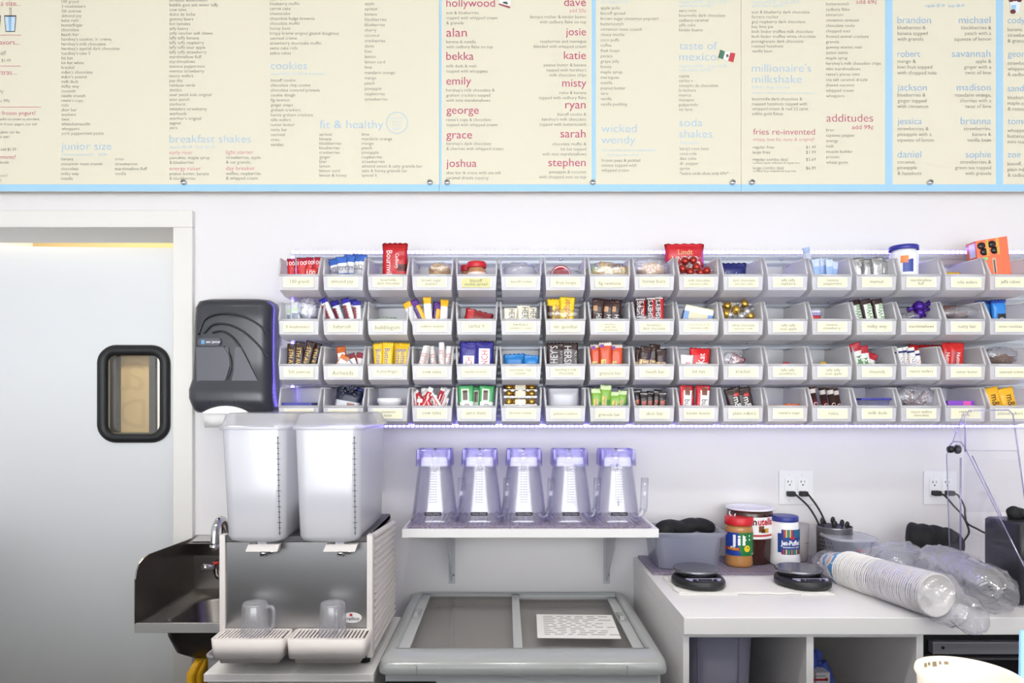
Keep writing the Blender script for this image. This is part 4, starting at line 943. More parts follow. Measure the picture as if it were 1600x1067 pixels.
for px, top, w_ in ((1071, 601, 20), (1081, 601, 8), (1098, 600, 22)):
    packet(3, 9, px, top, w_, '#efe8e8' if w_ > 10 else '#c4202c', 'white bar with red edge and black script' if w_ > 10 else 'narrow red bar edge', tilt=2, Y=2.15 if w_ > 10 else 2.17, pat=((0, .28, 0, 1, '#c4202c'), (.45, .75, .75, .95, '#7a4232')), texts=((('bueno', '#241c20', 15, .62, .62, -90),) if w_ > 10 else ()), crimp='#c4202c')
for px, top, w_, tl in ((1146, 603, 26, -14), (1169, 602, 25, -14)):
    packet(3, 10, px, top, w_, '#33211e', 'dark brown sweet bag with white lettering', 'sweet bag', tilt=tl, Y=2.155, name='sweet_bag', t=.016, texts=(("m&m's", WHT, 17, .6, .72, -90),), pat=((.1, .45, .15, .38, '#c8b43a'), (.4, .7, .1, .2, '#c4302a'), (.55, .8, .72, .84, '#c42a2c')))
for px, top, w_, cc, dd in ((1215, 633, 26, '#e8b43a', 'yellow peanut cup packet'), (1239, 631, 24, '#ea6a2a', 'orange peanut cup packet')):
    packet(3, 11, px, top, w_, cc, dd, 'sweet packet', Y=2.17, name='peanut_cup_packet')
for i, (px, top) in enumerate(((1270, 603), (1286, 602), (1298, 605), (1308, 606))):
    roll(3, 12, px, top, 10, '#38221e', 'dark roll with maroon band', tilt=-10, Y=2.15+.013*(i % 2), bands=((.0, .62, '#5a1c26' if i < 2 else '#3a2622'), (.8, .92, '#d8d0cc')), texts=(('ROLO', '#e8c8c8', 9, .55, 90),), name='caramel_roll', top_col='#6a5a50')
b = MB(); b.box(PX(1337, 2.18), PX(1384, 2.18), 2.145, 2.235, PZ(625, 2.18), PZ(622, 2.18), bev=.0015)
o = b.build('tub_lid', M_lidblue); settle(o); note(o, 'flat blue lid', 'lid', 3, 13, o.location.x)
b = MB(); z0 = floor_z(3, 2.15); b.loft([ring_z(PX(1341, 2.18), PX(1380, 2.18), 2.152, 2.228, .01, z0+.001), ring_z(PX(1338, 2.18), PX(1383, 2.18), 2.147, 2.233, .012, PZ(625.2, 2.18))])
o = b.build('clear_tub', clear('tub_clear')); settle(o); note(o, 'clear tub under the blue lid', 'tub', 3, 13, o.location.x)
for px, top, tl in ((1420, 610, 5), (1440, 615, 40), (1452, 620, -30)):
    packet(3, 14, px, top, 16, '#6a3a3c', 'maroon chocolate wafer roll in film', 'sweet roll', tilt=tl, Y=2.19+.01*(px % 3), name='wafer_roll')
blob(3, 14, 1440, 620, 58, 38, FILM, 'clear film bag over the maroon rolls', 'plastic bag', 'film_bag', Y=2.16, dep=.012)
b = MB(); b.box(PX(1478, 2.17), PX(1519, 2.17), 2.16, 2.20, floor_z(3, 2.16)+.002, PZ(626, 2.16), bev=.001); b.box(PX(1505, 2.16), PX(1517, 2.16), 2.1592, 2.16, PZ(640, 2.16), PZ(627, 2.16), mi=1)
o = b.build('sweet_box', [wrap('#8a4ac4'), wrap('#e45ab4')]); settle(o); note(o, 'purple and pink sweet box', 'box', 3, 15, o.location.x)
for px, top, w_, tl in ((1548, 602, 26, -12), (1572, 601, 26, -13)):
    packet(3, 16, px, top, w_, '#eab024', 'yellow peanut sweet bag with brown white lettering', 'sweet bag', tilt=tl, Y=2.155, name='sweet_bag', t=.016, texts=(("m&m's", '#3a2018', 19, .6, .8, -90),), pat=((.1, .45, .1, .36, '#f2d460'),))

# labels that single each sweet out
groups = {}
for it in NAMED: groups.setdefault((it[1], it[3], it[4]), []).append(it)
for (desc, r_, c_), its in groups.items():
    its.sort(key=lambda q: q[5]); n = len(its)
    where = 'in %s bin, %s row' % (ORD[c_+1], ROWN[r_])
    for i, it in enumerate(its):
        pos = '' if n == 1 else ', left one' if (n == 2 and i == 0) else ', right one' if n == 2 else ', leftmost' if i == 0 else ', rightmost' if i == n-1 else ', %s from left' % ORD[i+1]
        it[0]['label'] = '%s %s%s' % (desc, where, pos)
        if n > 1: it[0]['group'] = ('%s in the %s bin of the %s row' % (desc, ORD[c_+1], ROWN[r_]))

# ================================================================ paper towel dispenser
M_smoke = mat('smoke_plastic', '#3b3c42', 0.25, spec=0.6, var=0.08, vscale=6)
M_smoke2 = mat('smoke_window', '#55565e', 0.22, spec=0.6)
M_smoke3 = mat('smoke_ridge', '#25262b', 0.3)
M_paper = mat('paper', '#f2f0ee', 0.8, bump=0.05)
YT = 2.19
r = thing('paper_towel_dispenser', 'smoky black wall paper towel dispenser with swirl ridges and white towel', 'paper towel dispenser', (PX(362, YT), YW, PZ(645, YT)))
def tx(px): return PX(px, YT)
rings = []
for (py, xa, xb, yf, rad) in ((645, 300, 420, 2.205, .03), (640, 296, 423, 2.19, .035), (622, 290, 421, 2.182, .04), (608, 289, 420, 2.186, .04), (590, 292, 419, 2.20, .04), (560, 293, 418, 2.203, .04), (500, 294, 418, 2.205, .04), (478, 295, 419, 2.207, .04), (468, 299, 416, 2.214, .04), (463.5, 308, 409, 2.235, .04)):
    rings.append(ring_z(tx(xa), tx(xb), yf, YW, rad, PZ(py, YT), 6))
MB().loft(rings, True, True).build('cover', M_smoke, r)
b = MB(); yb_ = 2.2
b.prism([(tx(x), PZ(y, YT)) for x, y in ((305, 542), (355, 542), (358, 570), (352, 590), (344, 604), (306, 604))], 'y', 2.1965, 2.21)
b.prism([(tx(x), PZ(y, YT)) for x, y in ((366, 542), (375, 542), (404, 600), (405, 606), (358, 604), (364, 580))], 'y', 2.1965, 2.21)
b.build('window', M_smoke2, r)
for pts in (((307, 522), (318, 498), (345, 489), (378, 494), (404, 508), (417, 522)), ((316, 520), (330, 507), (352, 506), (376, 516), (398, 535), (416, 556)), ((330, 519), (345, 517), (362, 527), (378, 550), (396, 586), (408, 606)), ((348, 541), (357, 556), (359, 575), (352, 593), (343, 604))):
    MB().tube(bez([(tx(x), 2.203 - .004*math.sin((x-300)/120*PI), PZ(y, YT)) for x, y in pts], 8), .0032, 8).build('swirl_ridge', M_smoke3, r)
for px in (328, 347, 366):
    MB().tube([(tx(px), 2.198, PZ(612, YT)), (tx(px), 2.183, PZ(622, YT)), (tx(px+1), 2.187, PZ(632, YT))], .0015, 6).build('seam', M_smoke3, r)
b = MB(); b.prism(rrect(tx(307), tx(343), PZ(540, YT), PZ(528, YT), .01, 5), 'y', 2.1975, 2.2)
bd = b.build('badge', mat('badge_dark', '#4b4e56', .3), r)
b = MB(); add_text(b, 'san jamar', (tx(320), 2.1968, PZ(535.5, YT)), .0125, thin=-.01); b.build('lettering', mat('badge_white', '#e8eaf0', .4), bd, recalc=False)
b = MB(); b.box(tx(313), tx(318), 2.1965, 2.197, PZ(537, YT), PZ(531, YT)); b.build('emblem', mat('badge_blue', '#6aa4d8', .4), bd)
# white paper arch and the hanging towel
b = MB()
arch = [(tx(318 + 74*i/12), PZ(646 - 12*math.sin(PI*i/12)**.7, YT)) for i in range(13)]
b.prism(arch, 'y', 2.176, 2.186); b.build('paper_arch', M_paper, r)
b = MB(); b.loft([[(tx(318 + dx), 2.186 + dy + .004*math.sin(i), PZ(y, YT)) for i, dx in enumerate((0, 12, 25, 38, 50))] for (y, dx_, dy) in ((643, 0, 0), (655, 2, .005), (668, 6, .012)) for dx in (0,)], False, False, closed=False)
ob = b.build('hanging_towel', M_paper, r); ob.modifiers.new('s', 'SOLIDIFY').thickness = .001

# ================================================================ hand sink
SX0, SX1 = PX(305, YW), -0.728
SY = -SX0*F/(790-210)              # front edge
SZ = PZ(974, SY)
r = thing('hand_sink', 'stainless wall hand sink with tall left splash guard beside the drink dispenser', 'sink', ((SX0+SX1)/2, YW, PZ(1023, 2.08)))
ztop = PZ(840, YW-.02)
poly = [(YW-.002, SZ-.002), (SY, SZ-.002), (SY, PZ(905, SY)), (SY+.006, PZ(893, SY)), (SY+.02, PZ(883, SY)), (SY+.045, PZ(875, SY+.02)), (SY+.075, PZ(868.5, SY+.05)), (YW-.03, ztop), (YW-.002, ztop)]
MB().prism(poly, 'x', SX0, SX0+.004).build('splash_guard', M_darksteel, r)
b = MB(); b.prism([(YW-.002, SZ), (YW-.022, SZ), (YW-.022, PZ(868, YW-.022)), (YW-.075, PZ(848, YW-.06)), (YW-.075, ztop-.01), (YW-.002, ztop+.006)], 'x', SX0+.004, SX1)
b.build('backsplash', M_darksteel, r)
MB().prism([(YW-.060, ztop-.0045), (YW-.012, ztop+.0045), (YW-.012, ztop+.006), (YW-.060, ztop-.003)], 'x', SX0+.016, SX0+.10).build('notice_sticker', mat('sticker_grey', '#c8c6c2', .6, var=.25, vscale=120), r)
MB().box(SX0, SX1, SY, SY+.004, PZ(989, SY), SZ+.001, bev=.001).build('front_apron', mat('apron_steel', '#c9c7c6', .5, .6), r)
# deck with the bowl opening, rolled edges
bx0, bx1, by0, by1 = SX0+.06, SX1-.05, SY+.045, YW-.085
b = MB(); outer = ring_z(SX0+.004, SX1, SY+.004, YW-.022, .002, SZ, 6)
steps = [outer, ring_z(SX0+.018, SX1-.014, SY+.016, YW-.035, .02, SZ-.002, 6), ring_z(SX0+.024, SX1-.02, SY+.022, YW-.042, .03, SZ-.010, 6), ring_z(bx0-.006, bx1+.006, by0-.006, by1+.006, .055, SZ-.012, 6),
         ring_z(bx0, bx1, by0, by1, .055, SZ-.020, 6), ring_z(bx0+.012, bx1-.012, by0+.012, by1-.012, .055, SZ-.09, 6), ring_z(bx0+.05, bx1-.05, by0+.05, by1-.05, .05, SZ-.125, 6)]
b.loft(steps, False, True)
b.build('basin', M_darksteel, r)
zb = PZ(1023, 2.08)
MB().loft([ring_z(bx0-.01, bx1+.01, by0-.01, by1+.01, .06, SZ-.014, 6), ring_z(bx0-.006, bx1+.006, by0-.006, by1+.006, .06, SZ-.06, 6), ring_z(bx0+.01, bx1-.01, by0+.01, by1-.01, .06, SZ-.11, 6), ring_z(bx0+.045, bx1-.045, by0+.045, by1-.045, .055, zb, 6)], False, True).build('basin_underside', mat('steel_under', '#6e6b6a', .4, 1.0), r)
MB().lathe([(.035, zb-.01), (.035, zb+.01)], ((bx0+bx1)/2+.02, (by0+by1)/2, 0), 16).build('drain', M_black, r)
fx = PX(345, 2.22); fz = PZ(868, 2.26)
fa = MB().tube(bez([(PX(352, 2.25), 2.25, PZ(870, 2.25)), (PX(352, 2.24), 2.24, PZ(835, 2.24)), (PX(350, 2.2), 2.20, PZ(815, 2.2)), (PX(344, 2.17), 2.165, PZ(813, 2.165)), (PX(337, 2.14), 2.14, PZ(826, 2.14)), (PX(335, 2.13), 2.13, PZ(852, 2.13))], 8), .0125, 12).build('faucet', M_chrome, r)
MB().lathe([(.0135, PZ(859, 2.13)), (.0135, PZ(851, 2.13))], (PX(335, 2.13), 2.13, 0), 14).build('aerator', M_chrome, fa)
vc = P(338, 890, 2.27)
b = MB(); b.lathe([(.02, 0), (.022, .02), (.017, .05), (.012, .06)], n=16, m=Matrix.Translation(vc + Vector((.004, .03, -.026))) @ Matrix.Rotation(.5, 4, 'X'))
vb = b.build('valve', M_chrome, r)
b = MB(); b.tube([P(340, 884, 2.235), P(330, 886, 2.215), P(316, 887, 2.19)], .009, 10, radii=[.008, .009, .012])
b.build('wing_handle', M_chrome, vb)
b = MB(); b.lathe([(.012, 0), (.012, .006), (.005, .008)], n=14, m=Matrix.Translation(P(338, 881, 2.235)))
b.build('red_cap', mat('cap_red', '#b83a34', .4), vb)

# ================================================================ cabinet, bin and cloth at the far left
CT = .768
r = thing('base_cabinet', 'white laminate base cabinet under the twin drink dispenser', 'cabinet', (-.54, 1.9, 0))
MB().box(-.742, -.332, 1.705, 2.15, 0.0, CT-.02, bev=.002).build('carcass', M_white, r)
MB().box(-.750, -.328, 1.695, 2.15, CT-.02, CT, bev=.0015).build('top', M_white, r)
b = MB(); x0, x1 = PX(319, 1.846), PX(345, 1.846)
b.loft([ring_z(x0+.02, x1, 1.87, 2.1, .03, 0), ring_z(x0, x1+.005, 1.85, 2.12, .03, PZ(1024, 1.87))], True, False)
b.loft([ring_z(x0-.004, x1+.009, 1.846, 2.124, .03, PZ(1024, 1.87)), ring_z(x0-.004, x1+.009, 1.846, 2.124, .03, PZ(1021, 1.87)), ring_z(x0+.004, x1, 1.854, 2.116, .03, PZ(1021, 1.87)), ring_z(x0+.02, x1-.005, 1.87, 2.1, .03, .02)], False, True)
o = b.build('waste_bin', mat('bin_grey', '#a7a5aa', .45)); settle(o); tag(o, 'pale grey plastic waste bin under the hand sink', 'waste bin')
b = MB()
for i, (dx, dy) in enumerate(((0, 0), (.012, -.015), (.026, .004))):
    b.loft([[(PX(310, 2.02) - .004 + dx + .006*math.cos(a), 2.03 + dy + .02*math.sin(a), PZ(1030, 2.02)) for a in [2*PI*k/10 for k in range(10)]],
            [(PX(303, 2.02) - .008 + dx + .012*math.cos(a), 2.03 + dy + .03*math.sin(a), PZ(1050, 2.02)) for a in [2*PI*k/10 for k in range(10)]],
            [(PX(303, 2.02) - .012 + dx + .016*math.cos(a), 2.03 + dy + .035*math.sin(a), .0) for a in [2*PI*k/10 for k in range(10)]]])
o = b.build('floor_sign', mat('sign_yellow', '#f0b820', .4)); settle(o); tag(o, 'folded yellow plastic floor sign standing beside the grey waste bin', 'floor sign')

# ================================================================ twin drink dispenser
M_cream = mat('dispenser_plastic', '#e6dfdb', 0.38, bump=.01)
M_bowl = clear('bowl_plastic', '#fafaff', '#eef0fa', refl=.3, body='#e6e6ec', cloud=.9, rough=.18)
M_lid = clear('lid_plastic', '#fbfbff', '#e2e2f2', refl=.3, body='#ffffff', cloud=.35, rough=.15)
M_milk = mat('milk', '#f6f2e6', .5)
YD0, YD1 = 1.75, 2.10
dx0, dx1 = PX(353, YD0), PX(574, YD0)
zf = lambda py: PZ(py, YD0)
r = thing('drink_dispenser', 'twin bowl white drink dispenser with stainless front on the base cabinet', 'drink dispenser', ((dx0+dx1)/2, 1.92, CT))
MB().box(dx0, dx1, YD0, YD1, zf(1020), zf(838), bev=.002).build('body', mat('dispenser_front', '#b9b8b8', .33, 1.0, aniso=True, bump=.04, bscale=20), r)
MB().box(dx0-.004, dx1, YD0-.004, YD1, zf(847), zf(837), bev=.002).build('top_plate', mat('plate_dark', '#5c5a5c', .4, .6), r)
for (sgn, xf, xb) in ((-1, dx0, dx0-.016), (1, dx1, PX(611, YD1))):
    b = MB(); t_ = .008
    # a louvred side skin: rows of angled slats
    za, zb_ = zf(1026), zf(836); n = 17
    pts = []
    for i in range(n):
        z0_ = za + (zb_-za)*i/n; z1_ = za + (zb_-za)*(i+1)/n
        pts += [(.004, z0_), (.014, z0_ + (z1_-z0_)*.40), (.014, z0_+(z1_-z0_)*.75), (.004, z1_)]
    k = .94
    def sk(d, z, y):
        f = (y - YD0)/(YD1-YD0); zz = z if f < .5 else z - (z-za)/(zb_-za)*.022
        return (xf + (xb-xf)*f + sgn*(d + .001), y, zz)
    R = [[b.bm.verts.new(sk(d, z, y)) for d, z in pts] for y in (YD0+.02, YD1)]
    for i in range(len(pts)-1): b.face([R[0][i], R[0][i+1], R[1][i+1], R[1][i]])
    xe = xf + sgn*.0; b.box(min(xe, xe+sgn*.014), max(xe, xe+sgn*.014), YD0-.006, YD0+.021, za, zb_+.001)
    sp = b.build('side_panel', M_cream, r)
    if sgn > 0:
        b = MB(); zc = zf(893); f = .45; X = xf + (xb-xf)*f
        b.box(X+.004, X+.0085, YD0+.12, YD0+.16, zc-.03, zc+.03); b.build('latch', mat('latch_cream', '#d8d0cc', .4), sp)
for fx in (dx0+.03, dx1-.012):
    MB().lathe([(.014, CT), (.012, zf(1019))], (fx, YD0+.03, 0), 14).build('foot', M_black, r)
for (xa, xb_) in ((329.5, 441.5), (448.5, 570)):
    Yt = 1.668; X0, X1 = PX(xa, Yt), PX(xb_, Yt); za, zb_ = PZ(1031, Yt), PZ(999, Yt)
    b = MB(); b.loft([ring_z(X0+.014, X1-.014, Yt+.012, YD0-.001, .01, PZ(1039, Yt), 5), ring_z(X0+.012, X1-.012, Yt+.008, YD0-.001, .012, za, 5), ring_z(X0+.001, X1-.001, Yt, YD0-.001, .012, za+.002, 5), ring_z(X0-.002, X1+.002, Yt-.003, YD0-.001, .012, zb_, 5), ring_z(X0+.002, X1-.002, Yt+.001, YD0-.003, .01, zb_, 5), ring_z(X0+.002, X1-.002, Yt+.001, YD0-.003, .01, zb_-.006, 5)])
    tr = b.build('drip_tray', M_cream, r)
    b = MB(); n = 19
    for i in range(n):
        x = X0+.006 + (X1-X0-.012)*(i+.5)/n; b.box(x-.0022, x+.0022, Yt+.004, YD0-.006, zb_-.003, zb_+.001)
    b.box(X0+.003, X1-.003, Yt+.003, Yt+.007, zb_-.003, zb_+.0012); b.box(X0+.003, X1-.003, YD0-.01, YD0-.006, zb_-.003, zb_+.0012)
    b.build('grate', M_cream, tr)
    MB().box(X0+.004, X1-.004, Yt+.004, YD0-.006, zb_-.0058, zb_-.0045).build('tray_floor', mat('tray_dark', '#5c5450', .5), tr)
for (xl, xr_, blx, brx, vx) in ((342, 444, 352, 443, 411), (457, 562, 465, 560, 532)):
    Yf, Yb = 1.70, 2.06
    def bw_(py, ins=0.0, xs=None):
        f = (py - 666)/(850-666); a = xl + (blx-xl)*f; c = xr_ + (brx-xr_)*f
        return ring_z(PX(a, Yf)+ins, PX(c, Yf)-ins, Yf+ins, Yb-ins-.02*f, .028, PZ(py, Yf), 7)
    b = MB(); b.loft([bw_(850, .02), bw_(845, .004), bw_(838), bw_(760), bw_(700), bw_(668)], True, False)
    bo = b.build('bowl', M_bowl, r)
    b = MB(); b.loft([bw_(847, .022), bw_(842, .008), bw_(801, .005)], True, True); b.build('milk', M_milk, bo)
    a, c = PX(xl-4, Yf), PX(xr_+6, Yf)
    b = MB(); z = lambda py: PZ(py, Yf)
    b.loft([ring_z(a+.004, c-.004, Yf-.006, Yb+.006, .03, z(672), 7), ring_z(a, c, Yf-.010, Yb+.01, .032, z(670), 7), ring_z(a, c, Yf-.010, Yb+.01, .032, z(666), 7), ring_z(a+.006, c-.006, Yf-.004, Yb+.004, .03, z(664), 7), ring_z(a+.012, c-.014, Yf+.004, Yb-.006, .03, z(648), 7), ring_z(a+.020, c-.022, Yf+.014, Yb-.016, .03, z(645.5), 7)], False, True)
    b.build('lid', M_lid, bo)
    # gauge marks down the front right edge
    b = MB(); xs0, xs1 = (434, 437) if xl < 400 else (553.5, 555)
    for i in range(19):
        f = i/18; px = xs0 + (xs1-xs0)*f; py = 684 + (833-684)*f; h_ = 3.4 if i % 3 == 1 else 2.0
        c0 = P(px, py, Yf-.0022); b.box(c0.x - h_*.0015, c0.x + h_*.0015, Yf-.0026, Yf-.002, c0.z-.0007, c0.z+.0007)
    c0, c1 = P(xs0, 682, Yf-.0022), P(xs1, 836, Yf-.0022); b.tube([c0, c1], .0008, 5)
    b.build('gauge_marks', mat('gauge_ink', '#3c3c40', .5), bo)
    # valve plate and spigot below
    X = PX(vx, 1.72)
    b = MB(); b.prism([(X-.042, z(863.5)), (X+.038, z(863.5)), (X+.044, z(852)), (X-.034, z(852))], 'y', 1.712, 1.730)
    vp = b.build('valve_plate', M_cream, r)
    b = MB(); b.box(X-.012, X+.010, 1.715, 1.75, z(854), z(846)); b.build('neck', M_bowl, vp)
    b = MB(); b.lathe([(.009, z(872)), (.009, z(863))], (X+.0, 1.724, 0), 12); b.lathe([(.005, z(869)), (.005, z(862))], (X+.022, 1.724, 0), 10); b.build('spout', M_chrome, vp)
b = MB(); c0 = P(550, 965, YD0-.0012); n = 32
b.prism([(c0.x + .0245*math.cos(2*PI*k/n), c0.z + .0132*math.sin(2*PI*k/n)) for k in range(n)], 'y', YD0-.0014, YD0)
bd = b.build('badge', mat('badge_paper', '#ebe9e8', .4), r)
b = MB(); add_text(b, 'crathco', (c0.x, YD0-.0022, c0.z-.006), .0125, align='CENTER', thin=-.01); b.build('lettering', mat('badge_grey', '#4c4a4c', .5), bd, recalc=False)
MB().box(c0.x-.006, c0.x+.001, YD0-.0022, YD0-.0016, c0.z+.004, c0.z+.0105).build('emblem', mat('badge_red', '#c8383c', .4), bd)
# two upturned measuring cups on the grates
M_cup = clear('cup_plastic', '#fbfbfd', '#d9d9e2', refl=.35, body='#f4f4f8', cloud=.22, rough=.15)
for (cx, ang, lab) in ((398.5, -.25, 'upturned clear plastic mug on the left drip tray'), (520, -1.15, 'upturned clear plastic mug on the right drip tray')):
    Yc = 1.706; zb_ = PZ(999, 1.668)+.0012; zt = PZ(944, 1.69); X = PX(cx, Yc)
    t_ = thing('plastic_mug', lab, 'mug', (X, Yc, zb_), group='upturned clear mugs on the drip trays')
    h = zt - zb_
    MB().lathe([(.0345, zb_), (.0352, zb_+.003), (.0335, zb_+.01), (.031, zt-.006), (.028, zt), (.0275, zt), (.026, zt-.004), (.0, zt-.004)], (X, Yc, 0), 30, cap0=False, cap1=False).build('cup_wall', M_cup, t_)
    d = Vector((math.cos(ang), math.sin(ang), 0)); c = Vector((X, Yc, 0))
    MB().tube(bez([c + d*.031 + Vector((0, 0, zt-.008)), c + d*.05 + Vector((0, 0, zt-.010)), c + d*.053 + Vector((0, 0, zt-.035)), c + d*.048 + Vector((0, 0, zb_+.02)), c + d*.033 + Vector((0, 0, zb_+.012))], 6), .0045, 8).build('handle', M_cup, t_)

# ================================================================ chest freezer
M_fgrey = mat('freezer_frame', '#a6a9a9', 0.2, spec=.5, coat=.3)
M_frail = mat('freezer_rail', '#b9bbbb', 0.35)
M_fwhite = mat('freezer_white', '#e9ebee', 0.3)
M_fdark = mat('freezer_liner', '#b6b4b2', .6)
M_lidglass = clear('freezer_glass', '#eceae8', '#e2e0de', refl=0, body='#acaaa8', cloud=.06, rough=.06, ior=1.22)
FZ = .808; FY0, FY1 = 1.765, 2.30
fx0, fx1 = -.300, .387
r = thing('chest_freezer', 'grey and white glass top chest freezer below the jar shelf', 'freezer', ((fx0+fx1)/2, 2.0, 0))
b = MB(); z_ = FZ
b.box(fx0-.004, fx1+.004, FY0-.05, FY1, .05, .765, bev=.01); b.build('body', M_fwhite, r)
gx0, gx1 = PX(628, FY0), PX(989, FY0); gy0, gy1 = FY0+.004, PX(0,1)*0 + 2.262
# top frame: a bevelled ring
b = MB(); o0, o1 = fx0-.018, fx1+.018
ins = [(o0, o1, FY0-.075, FY1, .03, .768), (o0, o1, FY0-.077, FY1+.001, .032, .780), (o0+.003, o1-.003, FY0-.070, FY1, .034, .795), (o0+.012, o1-.012, FY0-.05, FY1-.004, .03, .804), (fx0+.008, fx1-.008, FY0-.012, FY1-.012, .02, FZ), (fx0+.020, fx1-.020, FY0, FY1-.024, .004, FZ), (fx0+.020, fx1-.020, FY0, FY1-.024, .004, FZ-.02)]
b.loft([ring_z(a, c, e, f, rr_, z, 6) for (a, c, e, f, rr_, z) in ins], False, False); b.build('top_frame', M_fgrey, r)
for px in (651, 980):
    X = PX(px, 1.69)
    MB().box(X-.0005, X+.0005, FY0-.0775, FY0-.065, .768, .79).build('corner_seam', mat('seam_grey', '#7f8383', .5), r)
MB().box(fx0+.03, fx1-.03, FY0+.01, FY1-.035, .30, .32).build('liner_floor', M_fdark, r)
b = MB(); b.loft([ring_z(fx0+.025, fx1-.025, FY0+.004, FY1-.028, .02, .788, 5), ring_z(fx0+.03, fx1-.03, FY0+.008, FY1-.032, .02, .31, 5)], False, False); b.build('liner', M_fdark, r)
xi0, xi1, yi0, yi1 = fx0+.021, fx1-.021, FY0+.001, FY1-.025
xm = PX(809.5, FY0)
for k_, (a, c, z, nm) in enumerate(((xi0, xm+.012, FZ-.006, 'left'), (xm-.012, xi1, FZ-.016, 'right'))):
    w_ = .030
    b = MB(); b.box(a, a+w_ if k_ == 0 else a+.024, yi0, yi1, z-.006, z+.003, bev=.001); b.box(c-w_ if k_ else c-.024, c, yi0, yi1, z-.006, z+.003, bev=.001)
    b.box(a, c, yi0, yi0+.005, z-.006, z+.003); b.box(a, c, yi1-.010, yi1, z-.006, z+.003)
    lf = b.build('sliding_lid', M_frail, r)
    MB().box(a+.02, c-.02, yi0+.004, yi1-.006, z-.003, z).build('lid_glass', M_lidglass, lf)
    hx_ = a+.015 if k_ == 0 else c-.018
    b = MB(); b.box(hx_-.010, hx_+.010, 2.02, 2.10, z+.003, z+.006, bev=.001); b.prism([(2.02, z+.006), (2.10, z+.006), (2.03, z+.016)], 'x', hx_-.008, hx_+.004)
    b.build('handle', M_fgrey, lf)
# raised basket rim seen under the right lid
b = MB(); pts = [(xm+.02, 1.80), (xm+.02, 2.14), (xm+.05, 2.17), (xm+.10, 2.17), (xm+.11, 2.15), (xm+.22, 2.15), (xm+.23, 2.17), (xi1-.06, 2.17), (xi1-.05, 1.80)]
b.tube([(x, y, .755) for x, y in pts], .006, 8); b.build('basket_rim', mat('basket_white', '#c8cccc', .5), r)
b = MB(); b.box(xi0+.03, xm-.01, 1.80, 2.20, .66, .68); b.build('basket', mat('basket_cream', '#d8d0bc', .6), r)
b = MB(); b.prism(rrect(PX(602, 1.715), PX(682, 1.715), .70, PZ(1064, 1.715), .004), 'y', 1.709, 1.7145); b.build('control_panel', mat('control_black', '#202226', .35), r)
# notice lying under the right hand glass
nt_ = thing('paper_notice', 'white printed notice sheet lying on the right freezer glass', 'paper', (PX(900, 2.0), 1.99, FZ-.0155), rot=(0, 0, -.03))
o = MB().box(-.115, .115, -.11, .10, 0, .0008).build('sheet', M_paper, nt_, local=True)
b = MB()
for i in range(11):
    y = .08 - i*.016; b2w = (.18, .16, .19, .12)[i % 4]
    xx = -.095
    while xx < -.095 + b2w:
        l_ = random.uniform(.012, .04); b.box(xx, xx+l_, y-.002, y+.002, .0009, .0011); xx += l_ + .012
b.build('printed_lines', M_ink, nt_, local=True)

# ================================================================ shelf with mat and blender jars
YS0 = 2.05; SZT = PZ(826.5, YS0); sx0, sx1 = PX(628, YS0), PX(1029.5, YS0)
r = thing('wall_shelf', 'white wall shelf on two brackets above the freezer', 'shelf', ((sx0+sx1)/2, YW, SZT-.025))
MB().box(sx0, sx1, YS0, YW, SZT-.026, SZT, bev=.001).build('board', M_white, r)
for px in (705, 950):
    X = PX(px, 2.30); z0, z1 = PZ(912, 2.33), SZT-.026
    b = MB(); b.box(X-.011, X+.011, YW-.004, YW, z0, z1); b.box(X-.011, X+.011, YS0+.05, YW, z1-.003, z1); b.prism([(YW-.004, z0+.01), (YW-.004, z1-.003), (YS0+.06, z1-.003), (YS0+.06, z1-.012)], 'x', X-.0015, X+.0015)
    br = b.build('bracket', mat('bracket_grey', '#c4c6cc', .4, .2), r)
    for zz in (z0+.03, z1-.045):
        MB().lathe([(.0045, 0), (.004, .002), (.001, .003)], n=12, m=Matrix.Translation((X+.006, YW-.004, zz)) @ Matrix.Rotation(PI/2, 4, 'X')).build('screw', M_screw, br)
M_mat = clear('bar_mat', '#e6dcee', '#cfc4dc', refl=.2, body='#d8cede', cloud=.6, rough=.2)
def rib_mat(name, x0, x1, y0, y1, z, label, n, m_):
    b = MB()
    b.box(x0, x1, y0, y1, z+.003, z+.0045)
    st = (x1-x0)/n; nx = n; ny = int((y1-y0)/st)
    for i in range(nx):
        x = x0 + st*(i+.5); b.box(x-st*.27, x+st*.27, y0, y1, z+.0005, z+.0075)
    for j in range(ny):
        y = y0 + st*(j+.5); b.box(x0, x1, y-st*.2, y+st*.2, z+.0045, z+.0068)
    o = b.build(name, m_); settle(o); tag(o, label, 'mat'); return o
rib_mat('bar_mat', sx0+.012, sx1-.018, YS0+.012, YW-.02, SZT, 'lavender ribbed bar mat on the wall shelf under the jars', 52, M_mat)
M_jar = clear('jar_plastic', '#fdfdff', '#e2e2ee', refl=.25, body='#f2f2f8', cloud=.03, rough=.06)
M_jarbase = clear('jar_base_plastic', '#f0eeff', '#bdb6f0', refl=.3, body='#c4bcf4', cloud=.2, rough=.08)
